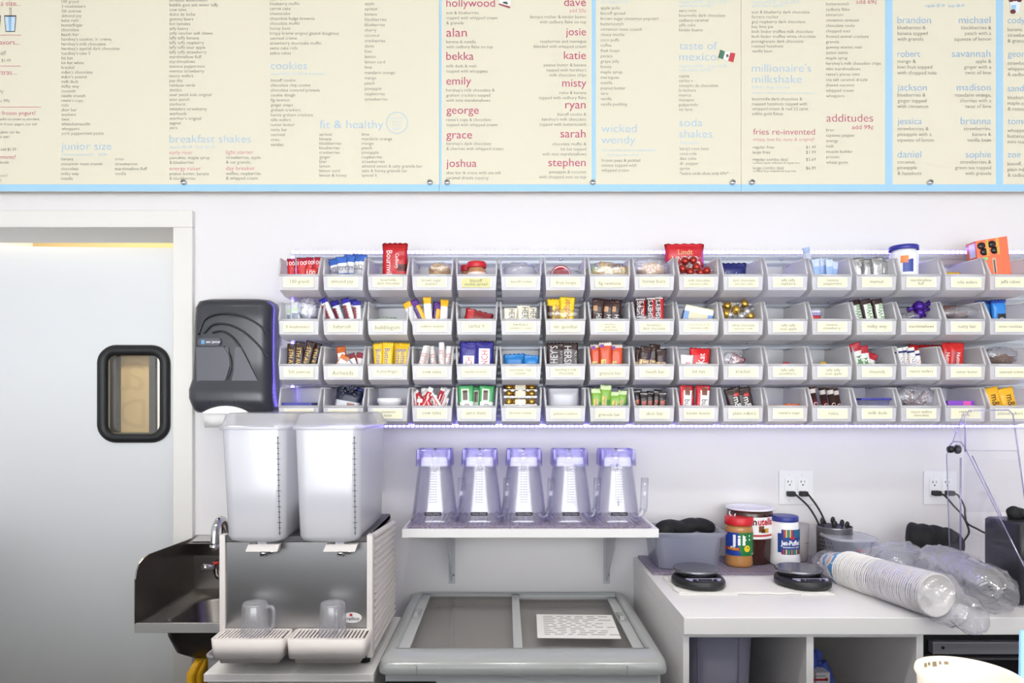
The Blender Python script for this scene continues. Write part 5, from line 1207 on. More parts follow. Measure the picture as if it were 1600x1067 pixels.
def blender_jar(px0, Yj):
    zb_ = SZT + .0080; k = Yj/F; H = (811-700)*k
    r = thing('blender_jar', None, 'blender jar', (PX(px0, Yj), Yj, zb_), group='upturned blender jars on the shelf')
    X = PX(px0, Yj)
    def rr(z, wx, wy, rad, off=0): return ring_z(X-wx+off, X+wx+off, Yj-wy, Yj+wy, rad, zb_+z, 6)
    h1 = H*.80
    prof = [(0, .074, .066, .05), (.004, .076, .067, .05), (.010, .071, .064, .052), (h1*.3, .067, .060, .052), (h1*.6, .0605, .055, .050), (h1*.85, .0545, .052, .046), (h1, .051, .050, .044)]
    b = MB(); b.loft([rr(z, a, c, q) for z, a, c, q in prof], False, False)
    b.loft([rr(z + .001, a-.0035, c-.0035, q) for z, a, c, q in prof], False, True)
    b.build('jar_wall', M_jar, r)
    b = MB(); b.loft([rr(h1-.006, .0575, .0535, .02), rr(h1, .0575, .0535, .02), rr(H-.003, .0555, .052, .02), rr(H, .053, .050, .018)], False, False)
    b.loft([rr(h1-.004, .050, .047, .02), rr(H, .048, .046, .018)], False, False)
    b.box(X-.047, X+.047, Yj-.045, Yj+.045, zb_+H-.012, zb_+H-.009)
    bs = b.build('jar_base', M_jarbase, r)
    for sx in (-1, 1):
        for sy in (-1, 1):
            MB().box(X+sx*.047-.004, X+sx*.047+.004, Yj+sy*.044-.004, Yj+sy*.044+.004, zb_+H-.03, zb_+H+.0).build('drive_lug', M_jarbase, bs)
    b = MB(); c = (X, Yj, 0)
    b.lathe([(.004, zb_+h1*.86), (.009, zb_+h1*.88), (.009, zb_+h1), (.013, zb_+h1+.004), (.013, zb_+H-.016), (.007, zb_+H-.012), (.006, zb_+H+.003)], c, 14)
    for a in (0, PI/2): b.box(-.028, .028, -.005, .005, -.0008, .0008, m=Matrix.Translation((X, Yj, zb_+h1*.9)) @ Matrix.Rotation(a+.4, 4, 'Z') @ Matrix.Rotation(.25, 4, 'Y'))
    b.build('blade', M_chrome, r)
    b = MB()
    for i in range(14):
        z = zb_ + h1*(.36 + .56*i/13); y = Yj - (.0665 - .015*(z-zb_)/h1) - .0006
        b.box(X-.011, X-.006, y-.0003, y, z-.0006, z+.0006); b.box(X-.002, X+.002, y-.0003, y, z-.0006, z+.0006); b.box(X+.005, X+.010, y-.0003, y, z-.0006, z+.0006)
    b.build('measure_marks', mat('marks_ink', '#7c7a94', .5), r)
    lb = MB().box(X-.026, X+.026, Yj-.0685, Yj-.0665, zb_+.024, zb_+.035).build('name_plate', mat('plate_black', '#2a2630', .4), r)
    b = MB(); add_text(b, 'Vita-Mix', (X, Yj-.0690, zb_+.0272), .0075, align='CENTER', width=.042); b.build('lettering', mat('plate_letter', '#a9a4b4', .4), lb, recalc=False)
    b = MB(); hx = X + .083; hy = Yj - .030
    b.loft([ring_z(hx+.008*0-.011+dx, hx+.011+dx, hy-.012, hy+.012, .008, zb_+z, 4) for z, dx in ((.03, -.004), (.045, 0), (.08, .001), (.136, .003))], False, True)
    b.tube(bez([(hx-.002, hy, zb_+.04), (hx-.008, hy, zb_+.022), (hx-.024, hy+.002, zb_+.014), (hx-.034, hy+.006, zb_+.026)], 6), .009, 10)
    b.build('handle', M_jar, r)
    return r
def copy_tree(o, parent=None):
    c = o.copy(); COL.objects.link(c)
    if parent: c.parent = parent
    for ch in [q for q in o.children]: copy_tree(ch, c)
    return c
YJ = 2.165
j0 = blender_jar(680, YJ)
jars = [j0]
for px in (750, 818, 889, 962):
    c = copy_tree(j0); c.location = (PX(px, YJ), YJ, j0.location.z); jars.append(c)
for j, t_ in zip(jars, ('leftmost of the five upturned clear blender jars on the shelf', 'second from left of the five upturned clear blender jars', 'middle one of the five upturned clear blender jars', 'fourth from left of the five upturned clear blender jars', 'rightmost of the five upturned clear blender jars on the shelf')): j['label'] = t_

# ================================================================ worktop and open cabinet at the right
CTZ, CX0, CY0 = .915, PX(990, YW), 1.672
CX1 = 2.35
r = thing('worktop', 'long white laminate worktop holding the scales, jars and nested cups', 'worktop', ((CX0+CX1)/2, 2.0, CTZ-.042))
MB().box(CX0-.001, CX1, CY0, YW, CTZ-.042, CTZ, bev=.0015).build('slab', M_white, r)
r = thing('open_cabinet', 'white open fronted cabinet with upright dividers under the worktop', 'cabinet', ((CX0+CX1)/2, 2.0, 0))
yf = CY0+.012; zt = CTZ-.043
def cxp(px): return PX(px, yf)
MB().box(CX0, cxp(1077), yf, YW, 0, zt, bev=.001).build('side_panel', M_white, r)
MB().box(cxp(1077), cxp(1432), yf+.001, YW-.02, zt-.009, zt).build('top_rail', M_white, r)
for (a, c) in ((1260, 1271.5), (1432, 1443)): MB().box(cxp(a), cxp(c), yf, YW-.02, .06, zt, bev=.001).build('divider', M_white, r)
MB().box(cxp(1077), CX1, YW-.02, YW-.002, 0, zt).build('back_panel', mat('back_panel_grey', '#b9b6b0', .6), r)
MB().box(cxp(1077), cxp(1432), yf+.02, YW-.02, .30, .318).build('shelf_board', M_white, r)
# things in the bays
b = MB(); z = .319
def tubr(px0, px1, y0, zz, i=0): return ring_z(PX(px0, y0)+i, PX(px1, y0)-i, y0+i, y0+.30-i, .05, zz, 6)
b.loft([tubr(1094, 1166, 1.80, z), tubr(1080, 1184, 1.78, .85), tubr(1080, 1184, 1.78, .85, .004), tubr(1094, 1166, 1.80, z+.004, .004)], True, True)
for px in (1092, 1156):
    X = PX(px, 1.775); b.box(X-.0015, X+.0015, 1.779, 1.785, .4, .845)
o = b.build('storage_tub', mat('tub_grey', '#8f8da2', .4)); settle(o); tag(o, 'tall grey blue plastic tub in the left bay of the open cabinet', 'tub')
gx0, gx1, gy = PX(1258, 1.86), PX(1297, 1.86), 1.86
gz = PZ(1051, gy)
r = thing('glove_box', 'white glove dispenser box with blue gloves sticking out in the middle bay', 'box', ((gx0+gx1)/2+.05, gy+.06, .319))
gx0 += .03
MB().box(gx0, gx1, gy, gy+.11, .319, gz, bev=.001).build('carton', wrap('#e4e2e8'), r)
b = MB(); b.box(gx1-.06, gx1-.012, gy-.0006, gy, gz-.022, gz-.016); b.lathe([(.0001, 0), (.0045, 0), (.0045, .0006), (.0001, .0006)], n=14, m=Matrix.Translation((gx1-.010, gy, gz-.018)) @ Matrix.Rotation(PI/2, 4, 'X')); b.box(gx1-.05, gx1-.012, gy-.0006, gy, gz-.010, gz-.008, mi=1); b.box(gx1-.05, gx1-.005, gy-.0006, gy, gz-.034, gz-.032, mi=1)
b.build('printed_mark', [wrap('#c03848'), wrap('#8a8890')], r)
b = MB(); M_glove = mat('blue_glove', '#4a62c0', .5, bump=.1, bscale=80)
for (dx, dy, dz, rr_, sx_) in ((0, .05, .015, .03, 1), (.025, .045, .03, .018, .8), (-.02, .05, .035, .02, 1.1), (.035, .05, .0, .014, .9)):
    b.sphere((gx1-.04+dx, gy+dy, gz+dz), rr_, 14, 10, sc=(sx_, .8, .95), nz=.3, nf=60)
b.build('gloves', M_glove, r)
b = MB(); b.tube(bez([(gx1-.0, gy+.05, gz+.01), (gx1+.016, gy+.045, gz-.03), (gx1+.022, gy+.045, gz-.08), (gx1+.02, gy+.05, gz-.12)], 6), .014, 10, radii=None); b.build('hanging_glove', M_glove, r)
# dark appliance in the right bay
ax0 = cxp(1445); r = thing('undercounter_fridge', 'black undercounter fridge with grey drawer front at the right under the worktop', 'fridge', (ax0+.35, 1.95, 0.02))
M_dark = mat('appliance_black', '#1d1d20', .35, bump=.02)
b = MB(); b.box(ax0, CX1-.02, yf+.03, YW-.03, .03, zt-.06); b.build('body', M_dark, r)
b = MB(); b.box(ax0, CX1-.02, yf+.032, YW-.03, zt-.058, zt-.012); b.build('top_slot', mat('slot_black', '#0e0e10', .6), r)
d = MB().box(PX(1457, yf+.01), CX1-.03, yf+.008, yf+.028, PZ(1022, yf+.01), PZ(1003, yf+.01), bev=.0015).build('drawer_front', mat('drawer_grey', '#9c9aa0', .35, .5), r)
MB().lathe([(.0038, 0), (.0038, .002), (.0005, .0022)], n=14, m=Matrix.Translation((PX(1473, yf+.008), yf+.008, PZ(1011.5, yf+.008))) @ Matrix.Rotation(PI/2, 4, 'X')).build('lock', M_black, d)
MB().box(ax0+.002, CX1-.03, yf+.012, yf+.03, PZ(1034, yf), PZ(1031, yf)).build('ledge', mat('ledge_grey', '#4c4a4e', .4), r)

# ================================================================ on the worktop
rib_mat('bar_mat', CX0+.012, PX(1300, 2.2), 2.085, YW-.01, CTZ, 'lavender ribbed bar mat on the worktop under the jars and tub', 72, M_mat)
MZ = CTZ + .0078
# clear food tub with a black rubber pad stuffed in it
M_tub = clear('food_tub', '#f6f8fc', '#e6e9f2', refl=.3, body='#e8ebf4', cloud=.3, rough=.2, trans=.55)
yt0, yt1 = 2.118, 2.292
r = thing('food_tub', 'cloudy clear food tub stuffed with black rubber pads on the bar mat', 'tub', (PX(1077, yt0), (yt0+yt1)/2, MZ))
z = lambda py: PZ(py, yt0)
za = PZ(834, yt0)
def tb(pl, pr, zz, i=0.0): return ring_z(PX(pl, yt0)+i, PX(pr, yt0)-i, yt0+i, yt1-i, .028, zz, 6)
MB().loft([tb(1030, 1125, MZ+.0005, .006), tb(1029, 1126, MZ+.006), tb(1024, 1132, za-.015), tb(1021, 1135, za-.013, -.001), tb(1018, 1138, za, -.004), tb(1018, 1138, za+.003, -.004), tb(1022, 1134, za+.003), tb(1030, 1125, MZ+.004, .004)], True, True).build('wall', M_tub, r)
M_pad = mat('foam_black', '#141416', .75, bump=.25, bscale=160)
def lump_roll(path, rad, amp, name, label, cat, flat_=1.0):
    b = MB(); pts = bez(path, 10); rings = []
    for i, p in enumerate(pts):
        t = (pts[min(i+1, len(pts)-1)] - pts[max(i-1, 0)]).normalized(); u = Vector((0, 0, 1)); v = t.cross(u).normalized(); u = v.cross(t)
        f = i/(len(pts)-1); g = max(0, 1 - min(1, f/.14, (1-f)/.14)); e = max(.12, (1-g*g)**.5)
        rr_ = rad*e*(1 + amp*abs(math.sin(f*len(path)*2.4)) - amp*.5)
        rings.append([p + (v*math.cos(a) + u*math.sin(a)*flat_)*rr_*(1 + .06*noise.noise(p*40 + Vector((a, 0, 0)))) for a in [2*PI*k/18 for k in range(18)]])
    b.loft(rings); o = b.build(name, M_pad); settle(o); return tag(o, label, cat)
lump_roll([(PX(1027, 2.17), 2.15, za-.012), (PX(1040, 2.2), 2.18, za+.012), (PX(1062, 2.2), 2.2, za+.004), (PX(1085, 2.2), 2.22, za+.010), (PX(1105, 2.2), 2.24, za+.004), (PX(1122, 2.2), 2.25, za-.012)], .030, .12, 'rubber_pad', 'crumpled black rubber pad stuffed in the cloudy food tub', 'rubber pad', .75)

def jar_shape(name, label, px, Y, prof, mats, mis, n=36, cat='jar'):
    X = PX(px, Y); r = thing(name, label, cat, (X, Y, MZ)); return r, X
def wrapped(b, X, Y, R, a0, a1, z0, z1, mi=0, n=20):
    """a strip of label wrapped round a jar, angles from the front (+ to the right)"""
    for i in range(n):
        u0, u1 = a0 + (a1-a0)*i/n, a0 + (a1-a0)*(i+1)/n
        b.face([b.bm.verts.new((X + R*math.sin(u), Y - R*math.cos(u), zz)) for u, zz in ((u0, z0), (u1, z0), (u1, z1), (u0, z1))], mi, True)
def curved_text(b, body, X, Y, R, a, z, size, mi=0, width=None, align='CENTER', thin=-.02):
    vs, fs = glyphs(body, size, align=align, width=width, thin=thin, res=3)
    V = [b.bm.verts.new((X + R*math.sin(a + x/R), Y - R*math.cos(a + x/R), z + zz)) for x, zz in vs]
    for f in fs: b.face([V[i] for i in f], mi)
# peanut butter jar
Yj = 2.185; k = Yj/F; X = PX(1154.5, Yj); R = 21.5*k; zt = PZ(808, Yj-R*.5); zl = PZ(822, Yj-R)
r = thing('peanut_butter_jar', 'peanut butter jar with red lid and green blue label on the bar mat', 'jar', (X, Yj, MZ))
MB().lathe([(R*.86, MZ), (R*.95, MZ+.004), (R*.98, MZ+.010), (R*.93, MZ+.030), (R*.93, zl-.028), (R*.98, zl-.018), (R*.93, zl-.008), (R*.86, zl)], (X, Yj, 0), 40).build('body', mat('peanut_butter', '#b98248', .22, coat=.4), r)
MB().lathe([(R*1.0, zl), (R*1.01, zl+.002), (R*1.01, zt-.003), (R*.96, zt)], (X, Yj, 0), 44).build('lid', mat('jar_lid_red', '#d0202c', .35), r)
b = MB(); RL = R*.985; z0, z1 = PZ(869, Yj-R), PZ(833, Yj-R)
wrapped(b, X, Yj, RL, -1.5, -.35, z0, z1, 0); wrapped(b, X, Yj, RL, -.35, 1.5, z0, z1, 1)
wrapped(b, X, Yj, RL*1.004, -1.5, -.25, z0+.016, z0+.026, 2); wrapped(b, X, Yj, RL*1.004, -1.5, -.2, z0, z0+.012, 0)
lb = b.build('label_band', [wrap('#1d3f9c'), wrap('#1f7a3c'), wrap('#b0252a')], r, recalc=False)
b = MB(); curved_text(b, 'JiF', X, Yj, RL*1.012, -.15, z0+.034, .045, width=.064, thin=-.02); curved_text(b, 'EXTRA CRUNCHY', X, Yj, RL*1.012, -.75, z0+.018, .0085, width=.036, mi=1); curved_text(b, 'NET WT 16 OZ', X, Yj, RL*1.012, .95, z0+.003, .0055, width=.02)
b.build('lettering', [wrap('#f4f4f2'), wrap('#f0c840')], lb, recalc=False)
b = MB(); n = 20; b.face([b.bm.verts.new((X + RL*1.014*math.sin(.28+.24*math.cos(2*PI*i/n)), Yj - RL*1.014*math.cos(.28+.24*math.cos(2*PI*i/n)), z0+.023+.0105*math.sin(2*PI*i/n))) for i in range(n)]); b.build('yellow_seal', wrap('#f0d030'), lb, recalc=False)
# hazelnut spread tub
Yj = 2.245; k = Yj/F; X = PX(1171, Yj); R = 36*k; zt = PZ(790.5, Yj); zl = PZ(800, Yj-R)
r = thing('hazelnut_spread_tub', 'large brown hazelnut spread tub with white lid behind the peanut butter jar', 'jar', (X, Yj, MZ))
MB().lathe([(R*.84, MZ), (R*.90, MZ+.006), (R*.96, zl-.01), (R*.93, zl)], (X, Yj, 0), 44).build('body', mat('spread_brown', '#3c1d16', .2, coat=.4), r)
MB().lathe([(R*1.0, zl), (R*1.02, zl+.002), (R*1.02, zt-.005), (R*.98, zt-.002), (R*.9, zt-.001), (R*.88, zt-.004), (0.001, zt-.004)], (X, Yj, 0), 48, cap1=False).build('lid', mat('lid_white', '#eceaf0', .35), r)
b = MB(); RL = R*.972; z0, z1 = PZ(843, Yj-R), PZ(809, Yj-R)
wrapped(b, X, Yj, RL, -1.4, 1.4, z0, z1, 0); wrapped(b, X, Yj, RL*1.002, -1.4, 1.4, z0+.008, z0+.014, 1); wrapped(b, X, Yj, RL*1.003, .05, .30, z0+.022, z0+.042, 2); wrapped(b, X, Yj, RL*1.004, .33, .55, z0+.020, z0+.034, 3); wrapped(b, X, Yj, RL*1.004, .16, .36, z0+.02, z0+.032, 4)
lb = b.build('label_band', [wrap('#f2efee'), wrap('#c43038'), wrap('#7a4a2a'), wrap('#d8a23a'), wrap('#4a2a1c')], r, recalc=False)
b = MB(); curved_text(b, 'n', X, Yj, RL*1.006, -.02, z1-.024, .030, mi=1, align='RIGHT', thin=-.03); curved_text(b, 'utella', X, Yj, RL*1.006, 0.0, z1-.024, .030, width=.058, align='LEFT', thin=-.03); b.build('lettering', [wrap('#c42430'), wrap('#241a1a')], lb, recalc=False)
b = MB(); b.tube(bez([(X-R*.98, Yj-.03, zl-.004), (X-R*1.05, Yj-.045, zl-.012), (X-R*.93, Yj-.055, zl-.018), (X-R*.85, Yj-.055, zl-.008)], 5), .0022, 6); b.build('handle', mat('lid_white'), r)
# marshmallow jar
Yj = 2.20; k = Yj/F; X = PX(1226, Yj); R = 22.5*k; zt = PZ(806.5, Yj-R*.4); zl = PZ(817, Yj-R)
r = thing('marshmallow_jar', 'white marshmallow jar with blue lid and striped blue label', 'jar', (X, Yj, MZ))
MB().lathe([(R*.93, MZ), (R*1.0, MZ+.005), (R*1.02, MZ+.016), (R*.98, MZ+.035), (R*.98, zl-.035), (R*.93, zl-.008), (R*.86, zl)], (X, Yj, 0), 44).build('body', mat('jar_white', '#f2f1f2', .25, coat=.3), r)
MB().lathe([(R*.89, zl), (R*.90, zl+.002), (R*.90, zt-.003), (R*.86, zt)], (X, Yj, 0), 44).build('lid', mat('jar_lid_blue', '#2f3a8c', .35), r)
b = MB(); RL = R*.992; z0, z1 = PZ(867, Yj-R), PZ(828, Yj-R)
wrapped(b, X, Yj, RL, -.85, .98, z0+.006, z1-.012, 0); wrapped(b, X, Yj, RL, -.6, .98, z0, z1, 0)
for i, cc in enumerate((1, 2, 3, 2, 1)): wrapped(b, X, Yj, RL*1.003, -.45+i*.13, -.36+i*.13, z0+.054, z1-.001, cc)
for i, cc in enumerate((1, 2, 3, 4, 3, 2, 1, 3)): wrapped(b, X, Yj, RL*1.003, -.5+i*.18, -.4+i*.18, z0+.001, z0+.016, cc)
wrapped(b, X, Yj, RL*1.004, .0, .32, z1-.030, z1-.022, 5); wrapped(b, X, Yj, RL*1.003, .25, .98, z0+.054, z1-.001, 6)
lb = b.build('label_band', [wrap('#24428c'), wrap('#c83a34'), wrap('#e8d060'), wrap('#3c9c5c'), wrap('#d87a3a'), wrap('#c43040'), wrap('#2f6a8c')], r, recalc=False)
b = MB(); curved_text(b, 'Jet-Puffed', X, Yj, RL*1.008, .10, z0+.030, .020, width=.066, thin=-.04); curved_text(b, 'MARSHMALLOW CREME', X, Yj, RL*1.008, .10, z0+.021, .006, width=.055); b.build('lettering', wrap('#f4f4f6'), lb, recalc=False)
# beige tub behind it
Yj = 2.262; k = Yj/F; X = PX(1243, Yj); R = 20*k; zt = PZ(818, Yj)
r = thing('sauce_tub', 'cloudy tub of beige sauce behind the white marshmallow jar', 'tub', (X, Yj, MZ))
MB().lathe([(R*.86, MZ), (R*.88, MZ+.002), (R, zt), (R*.97, zt), (R*.86, MZ+.003)], (X, Yj, 0), 32, cap1=True).build('wall', clear('sauce_tub', '#f4f2f2', '#dcd8dc', refl=.25, body='#f0ecec', cloud=.4), r)
MB().lathe([(R*.84, MZ+.004), (R*.93, zt-.045)], (X, Yj, 0), 28).build('sauce', mat('sauce_beige', '#d8c4b0', .5), r)
b = MB(); curved_text(b, 'Caram.', X, Yj, R*.985, .62, zt-.06, .0075, width=.02); b.build('lettering', mat('plate_black'), r, recalc=False)
# perforated cutlery holder with black spoons
Yj = 2.23; X0, X1 = PX(1277, Yj), PX(1330, Yj); zt = PZ(826, Yj-.05)
r = thing('cutlery_caddy', 'perforated steel caddy with black spoons beside the sauce tub', 'caddy', ((X0+X1)/2, Yj, CTZ))
Rr = (X1-X0)/2; Xc = (X0+X1)/2
b = MB(); b.lathe([(Rr*.96, CTZ), (Rr*.96, CTZ+.004), (Rr*.98, zt-.004), (Rr, zt), (Rr*.95, zt), (Rr*.93, CTZ+.006)], (Xc, Yj, 0), 40); b.build('cup', mat('caddy_steel', '#8c8a8c', .3, 1.0), r)
b = MB()
for zi in range(8):
    for ai in range(16):
        a = -1.4 + 2.8*(ai + (zi % 2)*.5)/16; zz = CTZ+.012 + zi*.013; RR = Rr*.985+.0004
        c = Vector((Xc + RR*math.sin(a), Yj - RR*math.cos(a), zz)); b.face([b.bm.verts.new(c + Vector((math.cos(a)*.0028*math.cos(q), math.sin(a)*.0028*math.cos(q), .0028*math.sin(q)))) for q in [2*PI*t/8 for t in range(8)]])
b.build('perforations', mat('hole_dark', '#2a2a2c', .7), r, recalc=False)
for i, (dx, dz, tx_, ty) in enumerate(((-.03, .02, -.02, .01), (-.008, .012, .01, -.01), (.014, .014, .03, .0), (.034, .006, .04, .012), (.004, .02, -.005, .02))):
    t_ = thing('black_spoon', ['black plastic spoon leaning left in the steel caddy', 'second black plastic spoon from left in the caddy', 'black plastic spoon right of middle in the steel caddy', 'rightmost black plastic spoon in the steel caddy', 'black plastic spoon at the back of the caddy'][i], 'spoon', (Xc+dx*.6, Yj+ty, CTZ+.012), group='black spoons in the steel caddy')
    b = MB(); p0 = Vector((Xc+dx*.6, Yj+ty, CTZ+.012)); p1 = Vector((Xc+dx+tx_*.3, Yj+ty-.005, zt+dz-.012)); b.tube([p0, p1], .003, 8); b.build('handle', M_black, t_)
    b = MB(); b.sphere(p1 + Vector((0, 0, .008)), .008, 12, 9, sc=(1, .35, 1.5)); b.build('bowl', M_black, t_)
# outlets, plugs and cords
M_plate = mat('outlet_white', '#f1f0f1', .35); M_slot = mat('slot_dark', '#3c3a3c', .6)
def outlet(px0, px1, py0, py1, label):
    Y = YW; a, c, d, e = PX(px0, Y), PX(px1, Y), PZ(py1, Y), PZ(py0, Y)
    r = thing('wall_outlet', label, 'outlet', ((a+c)/2, YW, d))
    MB().box(a, c, YW-.006, YW, d, e, bev=.0025).build('plate', M_plate, r)
    w_ = c-a; h_ = e-d
    for f in (.31, .69):
        xm_ = a + w_*f; s = MB().box(xm_-.0165, xm_+.0165, YW-.0085, YW-.005, d+h_*.24, d+h_*.77, bev=.001).build('socket', mat('socket_white', '#f6f5f6', .3), r)
        b = MB(); zc = d + h_*.68
        b.box(xm_-.0085, xm_-.0045, YW-.0089, YW-.0084, zc-.001, zc+.001); b.box(xm_-.0068, xm_-.005, YW-.0089, YW-.0084, zc-.004, zc+.004); b.box(xm_+.005, xm_+.0065, YW-.0089, YW-.0084, zc-.004, zc+.004)
        b.lathe([(.0001, 0), (.0026, 0), (.0026, .0005), (.0001, .0005)], n=12, m=Matrix.Translation((xm_, YW-.0084, zc-.011)) @ Matrix.Rotation(PI/2, 4, 'X'))
        b.build('slots', M_slot, s)
        for zz in (d+h_*.12, d+h_*.88): MB().lathe([(.0028, 0), (.0015, .001)], n=10, m=Matrix.Translation((xm_, YW-.006, zz)) @ Matrix.Rotation(PI/2, 4, 'X')).build('screw', M_plate, r)
    return a, c, d, e
a, c, d, e = outlet(1216, 1269.5, 735, 788, 'white double outlet plate above the marshmallow jar with two plugs')
def cord(name, label, px, py, path, r_=.0032):
    p = P(px, py, YW-.016)
    t_ = thing(name, label, 'power cord', tuple(p))
    MB().box(p.x-.012, p.x+.014, YW-.030, YW-.0092, p.z-.009, p.z+.008, bev=.003).build('plug', M_black, t_)
    MB().tube(bez([(p.x+.012, YW-.022, p.z)] + path, 12), r_, 10).build('cable', M_black, t_)
cord('power_cord', 'black plug and cord in the left socket above the marshmallow jar', 1235, 771, [P(1247, 776, 2.30), P(1262, 790, 2.28), P(1274, 808, 2.27), P(1281, 824, 2.262), P(1286, 842, 2.30), P(1288, 866, 2.315)])
cord('power_cord', 'black plug and cord in the right socket above the steel caddy', 1254.5, 771, [P(1264, 774, 2.30), P(1276, 790, 2.29), P(1285, 806, 2.28), P(1292, 824, 2.29), P(1298, 842, 2.31), P(1300, 868, 2.318)])
outlet(1442, 1493.5, 736, 788, 'white double outlet plate behind the clear blender enclosure')
cord('power_cord', 'black plug and cord in the left socket behind the clear enclosure', 1462, 770, [P(1478, 776, 2.30), P(1490, 790, 2.29), P(1504, 806, 2.29), P(1514, 830, 2.30), P(1506, 846, 2.315), P(1500, 868, 2.318)])
cord('power_cord', 'black plug and cord in the right socket behind the clear enclosure', 1483, 770, [P(1498, 775, 2.30), P(1507, 792, 2.29), P(1508, 805, 2.28), P(1512, 818, 2.285), P(1530, 828, 2.29), P(1548, 840, 2.30), P(1556, 866, 2.318)])

# scales on a towel
tx0, tx1, ty0, ty1 = PX(1052, 1.93), PX(1299, 1.88), 1.873, 2.07
b = MB(); nx, ny = 40, 12; G = [[b.bm.verts.new((tx0+(tx1-tx0)*i/nx + (.004*math.sin(j*1.7) if i in (0, nx) else 0), ty0+(ty1-ty0)*j/ny + (.004*math.sin(i*.9) if j == 0 else 0), CTZ+.0035+.0018*noise.noise(Vector((i*.3, j*.5, 0))))) for j in range(ny+1)] for i in range(nx+1)]
for i in range(nx):
    for j in range(ny): b.face([G[i][j], G[i+1][j], G[i+1][j+1], G[i][j+1]], 0, True)
b.box(tx0, tx0+.16, ty0-.006, ty0+.002, CTZ+.0006, CTZ+.004); b.box(tx1-.09, tx1+.003, ty0-.007, ty0+.002, CTZ+.0006, CTZ+.004)
o = b.build('tea_towel', mat('towel_white', '#eeebe6', .9, bump=.3, bscale=250)); settle(o); md = o.modifiers.new('s', 'SOLIDIFY'); md.thickness = .0025; md.offset = -1
tag(o, 'flat white tea towel on the worktop under the two scales', 'towel')
M_scale = mat('scale_black', '#222226', .35); M_plate2 = mat('scale_steel', '#8d8d93', .25, 1.0, aniso=True, bump=.03)
def scale_(px, label, fl):
    Yc = 1.965; X = PX(px, Yc); TZ = CTZ+.006
    r = thing('kitchen_scale', label, 'scale', (X, Yc, TZ), group='round black kitchen scales on the tea towel')
    def el(wx, y0, y1, z, n=44, sk=.0): return [(X + wx*math.cos(a) + sk*(math.sin(a) < 0)*-math.sin(a), (y0+y1)/2 + (y1-y0)/2*math.sin(a), z) for a in [2*PI*k/n for k in range(n)]]
    fx_ = fl*.010
    def body(wx, y0, y1, z): return [(px_ + fx_*max(0, -math.sin(a)), py_, pz_) for (px_, py_, pz_), a in zip(el(wx, y0, y1, z), [2*PI*k/44 for k in range(44)])]
    MB().loft([body(.068, Yc-.078, Yc+.075, TZ), body(.0735, Yc-.083, Yc+.08, TZ+.004), body(.0735, Yc-.083, Yc+.08, TZ+.014), body(.070, Yc-.080, Yc+.078, TZ+.021), body(.066, Yc-.074, Yc+.072, TZ+.024)]).build('base', M_scale, r)
    MB().loft([el(.058, Yc-.035, Yc+.072, TZ+.023), el(.060, Yc-.037, Yc+.074, TZ+.032)]).build('collar', M_black, r)
    MB().loft([el(.060, Yc-.04, Yc+.076, TZ+.031), el(.0655, Yc-.045, Yc+.08, TZ+.034), el(.0665, Yc-.046, Yc+.081, TZ+.040), el(.064, Yc-.043, Yc+.079, TZ+.0435)]).build('weighing_plate', M_plate2, r)
    b = MB(); b.prism([(X+fx_*.6-.050, Yc-.046), (X+fx_*.6+.050, Yc-.046), (X+fx_*.8+.042, Yc-.060), (X+fx_*.9+.026, Yc-.071), (X+fx_*.9-.026, Yc-.071), (X+fx_*.8-.042, Yc-.060)], 'z', TZ+.022, TZ+.0262)
    for v in b.bm.verts: v.co.z += .010*(v.co.y - (Yc-.05))/.025*.55
    p = b.build('control_panel', mat('panel_lilac', '#a3a0bc', .35), r)
    MB().box(X+fx_*.8-.019, X+fx_*.8+.019, Yc-.067, Yc-.052, TZ+.0225, TZ+.0265).build('display', mat('display_dark', '#3c3d48', .2), p)
    for s in (-1, 1): MB().lathe([(.006, TZ+.022), (.005, TZ+.0272)], (X+fx_*.8+s*.0285, Yc-.058, 0), 14).build('button', M_black, p)
scale_(1090, 'left round black kitchen scale with steel plate on the tea towel', .6)
scale_(1252, 'right round black kitchen scale with steel plate near the nested cups', .9)

# nested paper cups in a clear sleeve
A = Vector((PX(1297, 2.065), 2.065, CTZ+.0385)); B = Vector((PX(1464, 1.665), 1.665, CTZ+.0565))
ax = (B - A).normalized(); L_ = (B - A).length
NC_ = 44; CH = .085
m_ = mat('cup_print', '#efe9e2', .55)
nt = m_.node_tree; bs = nt.nodes['Principled BSDF']; tc = nt.nodes.new('ShaderNodeTexCoord'); vo = nt.nodes.new('ShaderNodeTexNoise'); vo.inputs['Scale'].default_value = 34
rp = nt.nodes.new('ShaderNodeValToRGB'); rp.color_ramp.interpolation = 'CONSTANT'
rp.color_ramp.elements[0].color = lin('#5ea3d8'); rp.color_ramp.elements[1].position = .44; rp.color_ramp.elements[1].color = lin('#f4f1ee')
e_ = rp.color_ramp.elements.new(.56); e_.color = lin('#eacfb4')
nt.links.new(tc.outputs['Object'], vo.inputs['Vector']); nt.links.new(vo.outputs['Fac'], rp.inputs['Fac']); nt.links.new(rp.outputs['Color'], bs.inputs['Base Color'])
b = MB(); n = 40
b.lathe([(.0365, -CH), (.0495, -.007), (.0500, -.0036)], n=n, cap0=False, cap1=False, mi=0)
b.lathe([(.0500, -.0037), (.0525, -.0036), (.0535, -.0018), (.0525, 0), (.0505, .0)], n=n, cap0=False, cap1=False, mi=1)
b.lathe([(.0502, -.0005), (.0358, -CH+.004)], n=n, cap0=False, cap1=True, mi=1)
b.lathe([(.0362, -CH+.0035), (.0005, -CH+.0035)], n=n, cap0=False, cap1=False, mi=1)
cup = b.build('paper_cup', [m_, mat('cup_rim', '#f3f0ec', .5)], recalc=False)
step = (L_ - CH)/(NC_-1); q = Vector((0, 0, 1)).rotation_difference(ax)
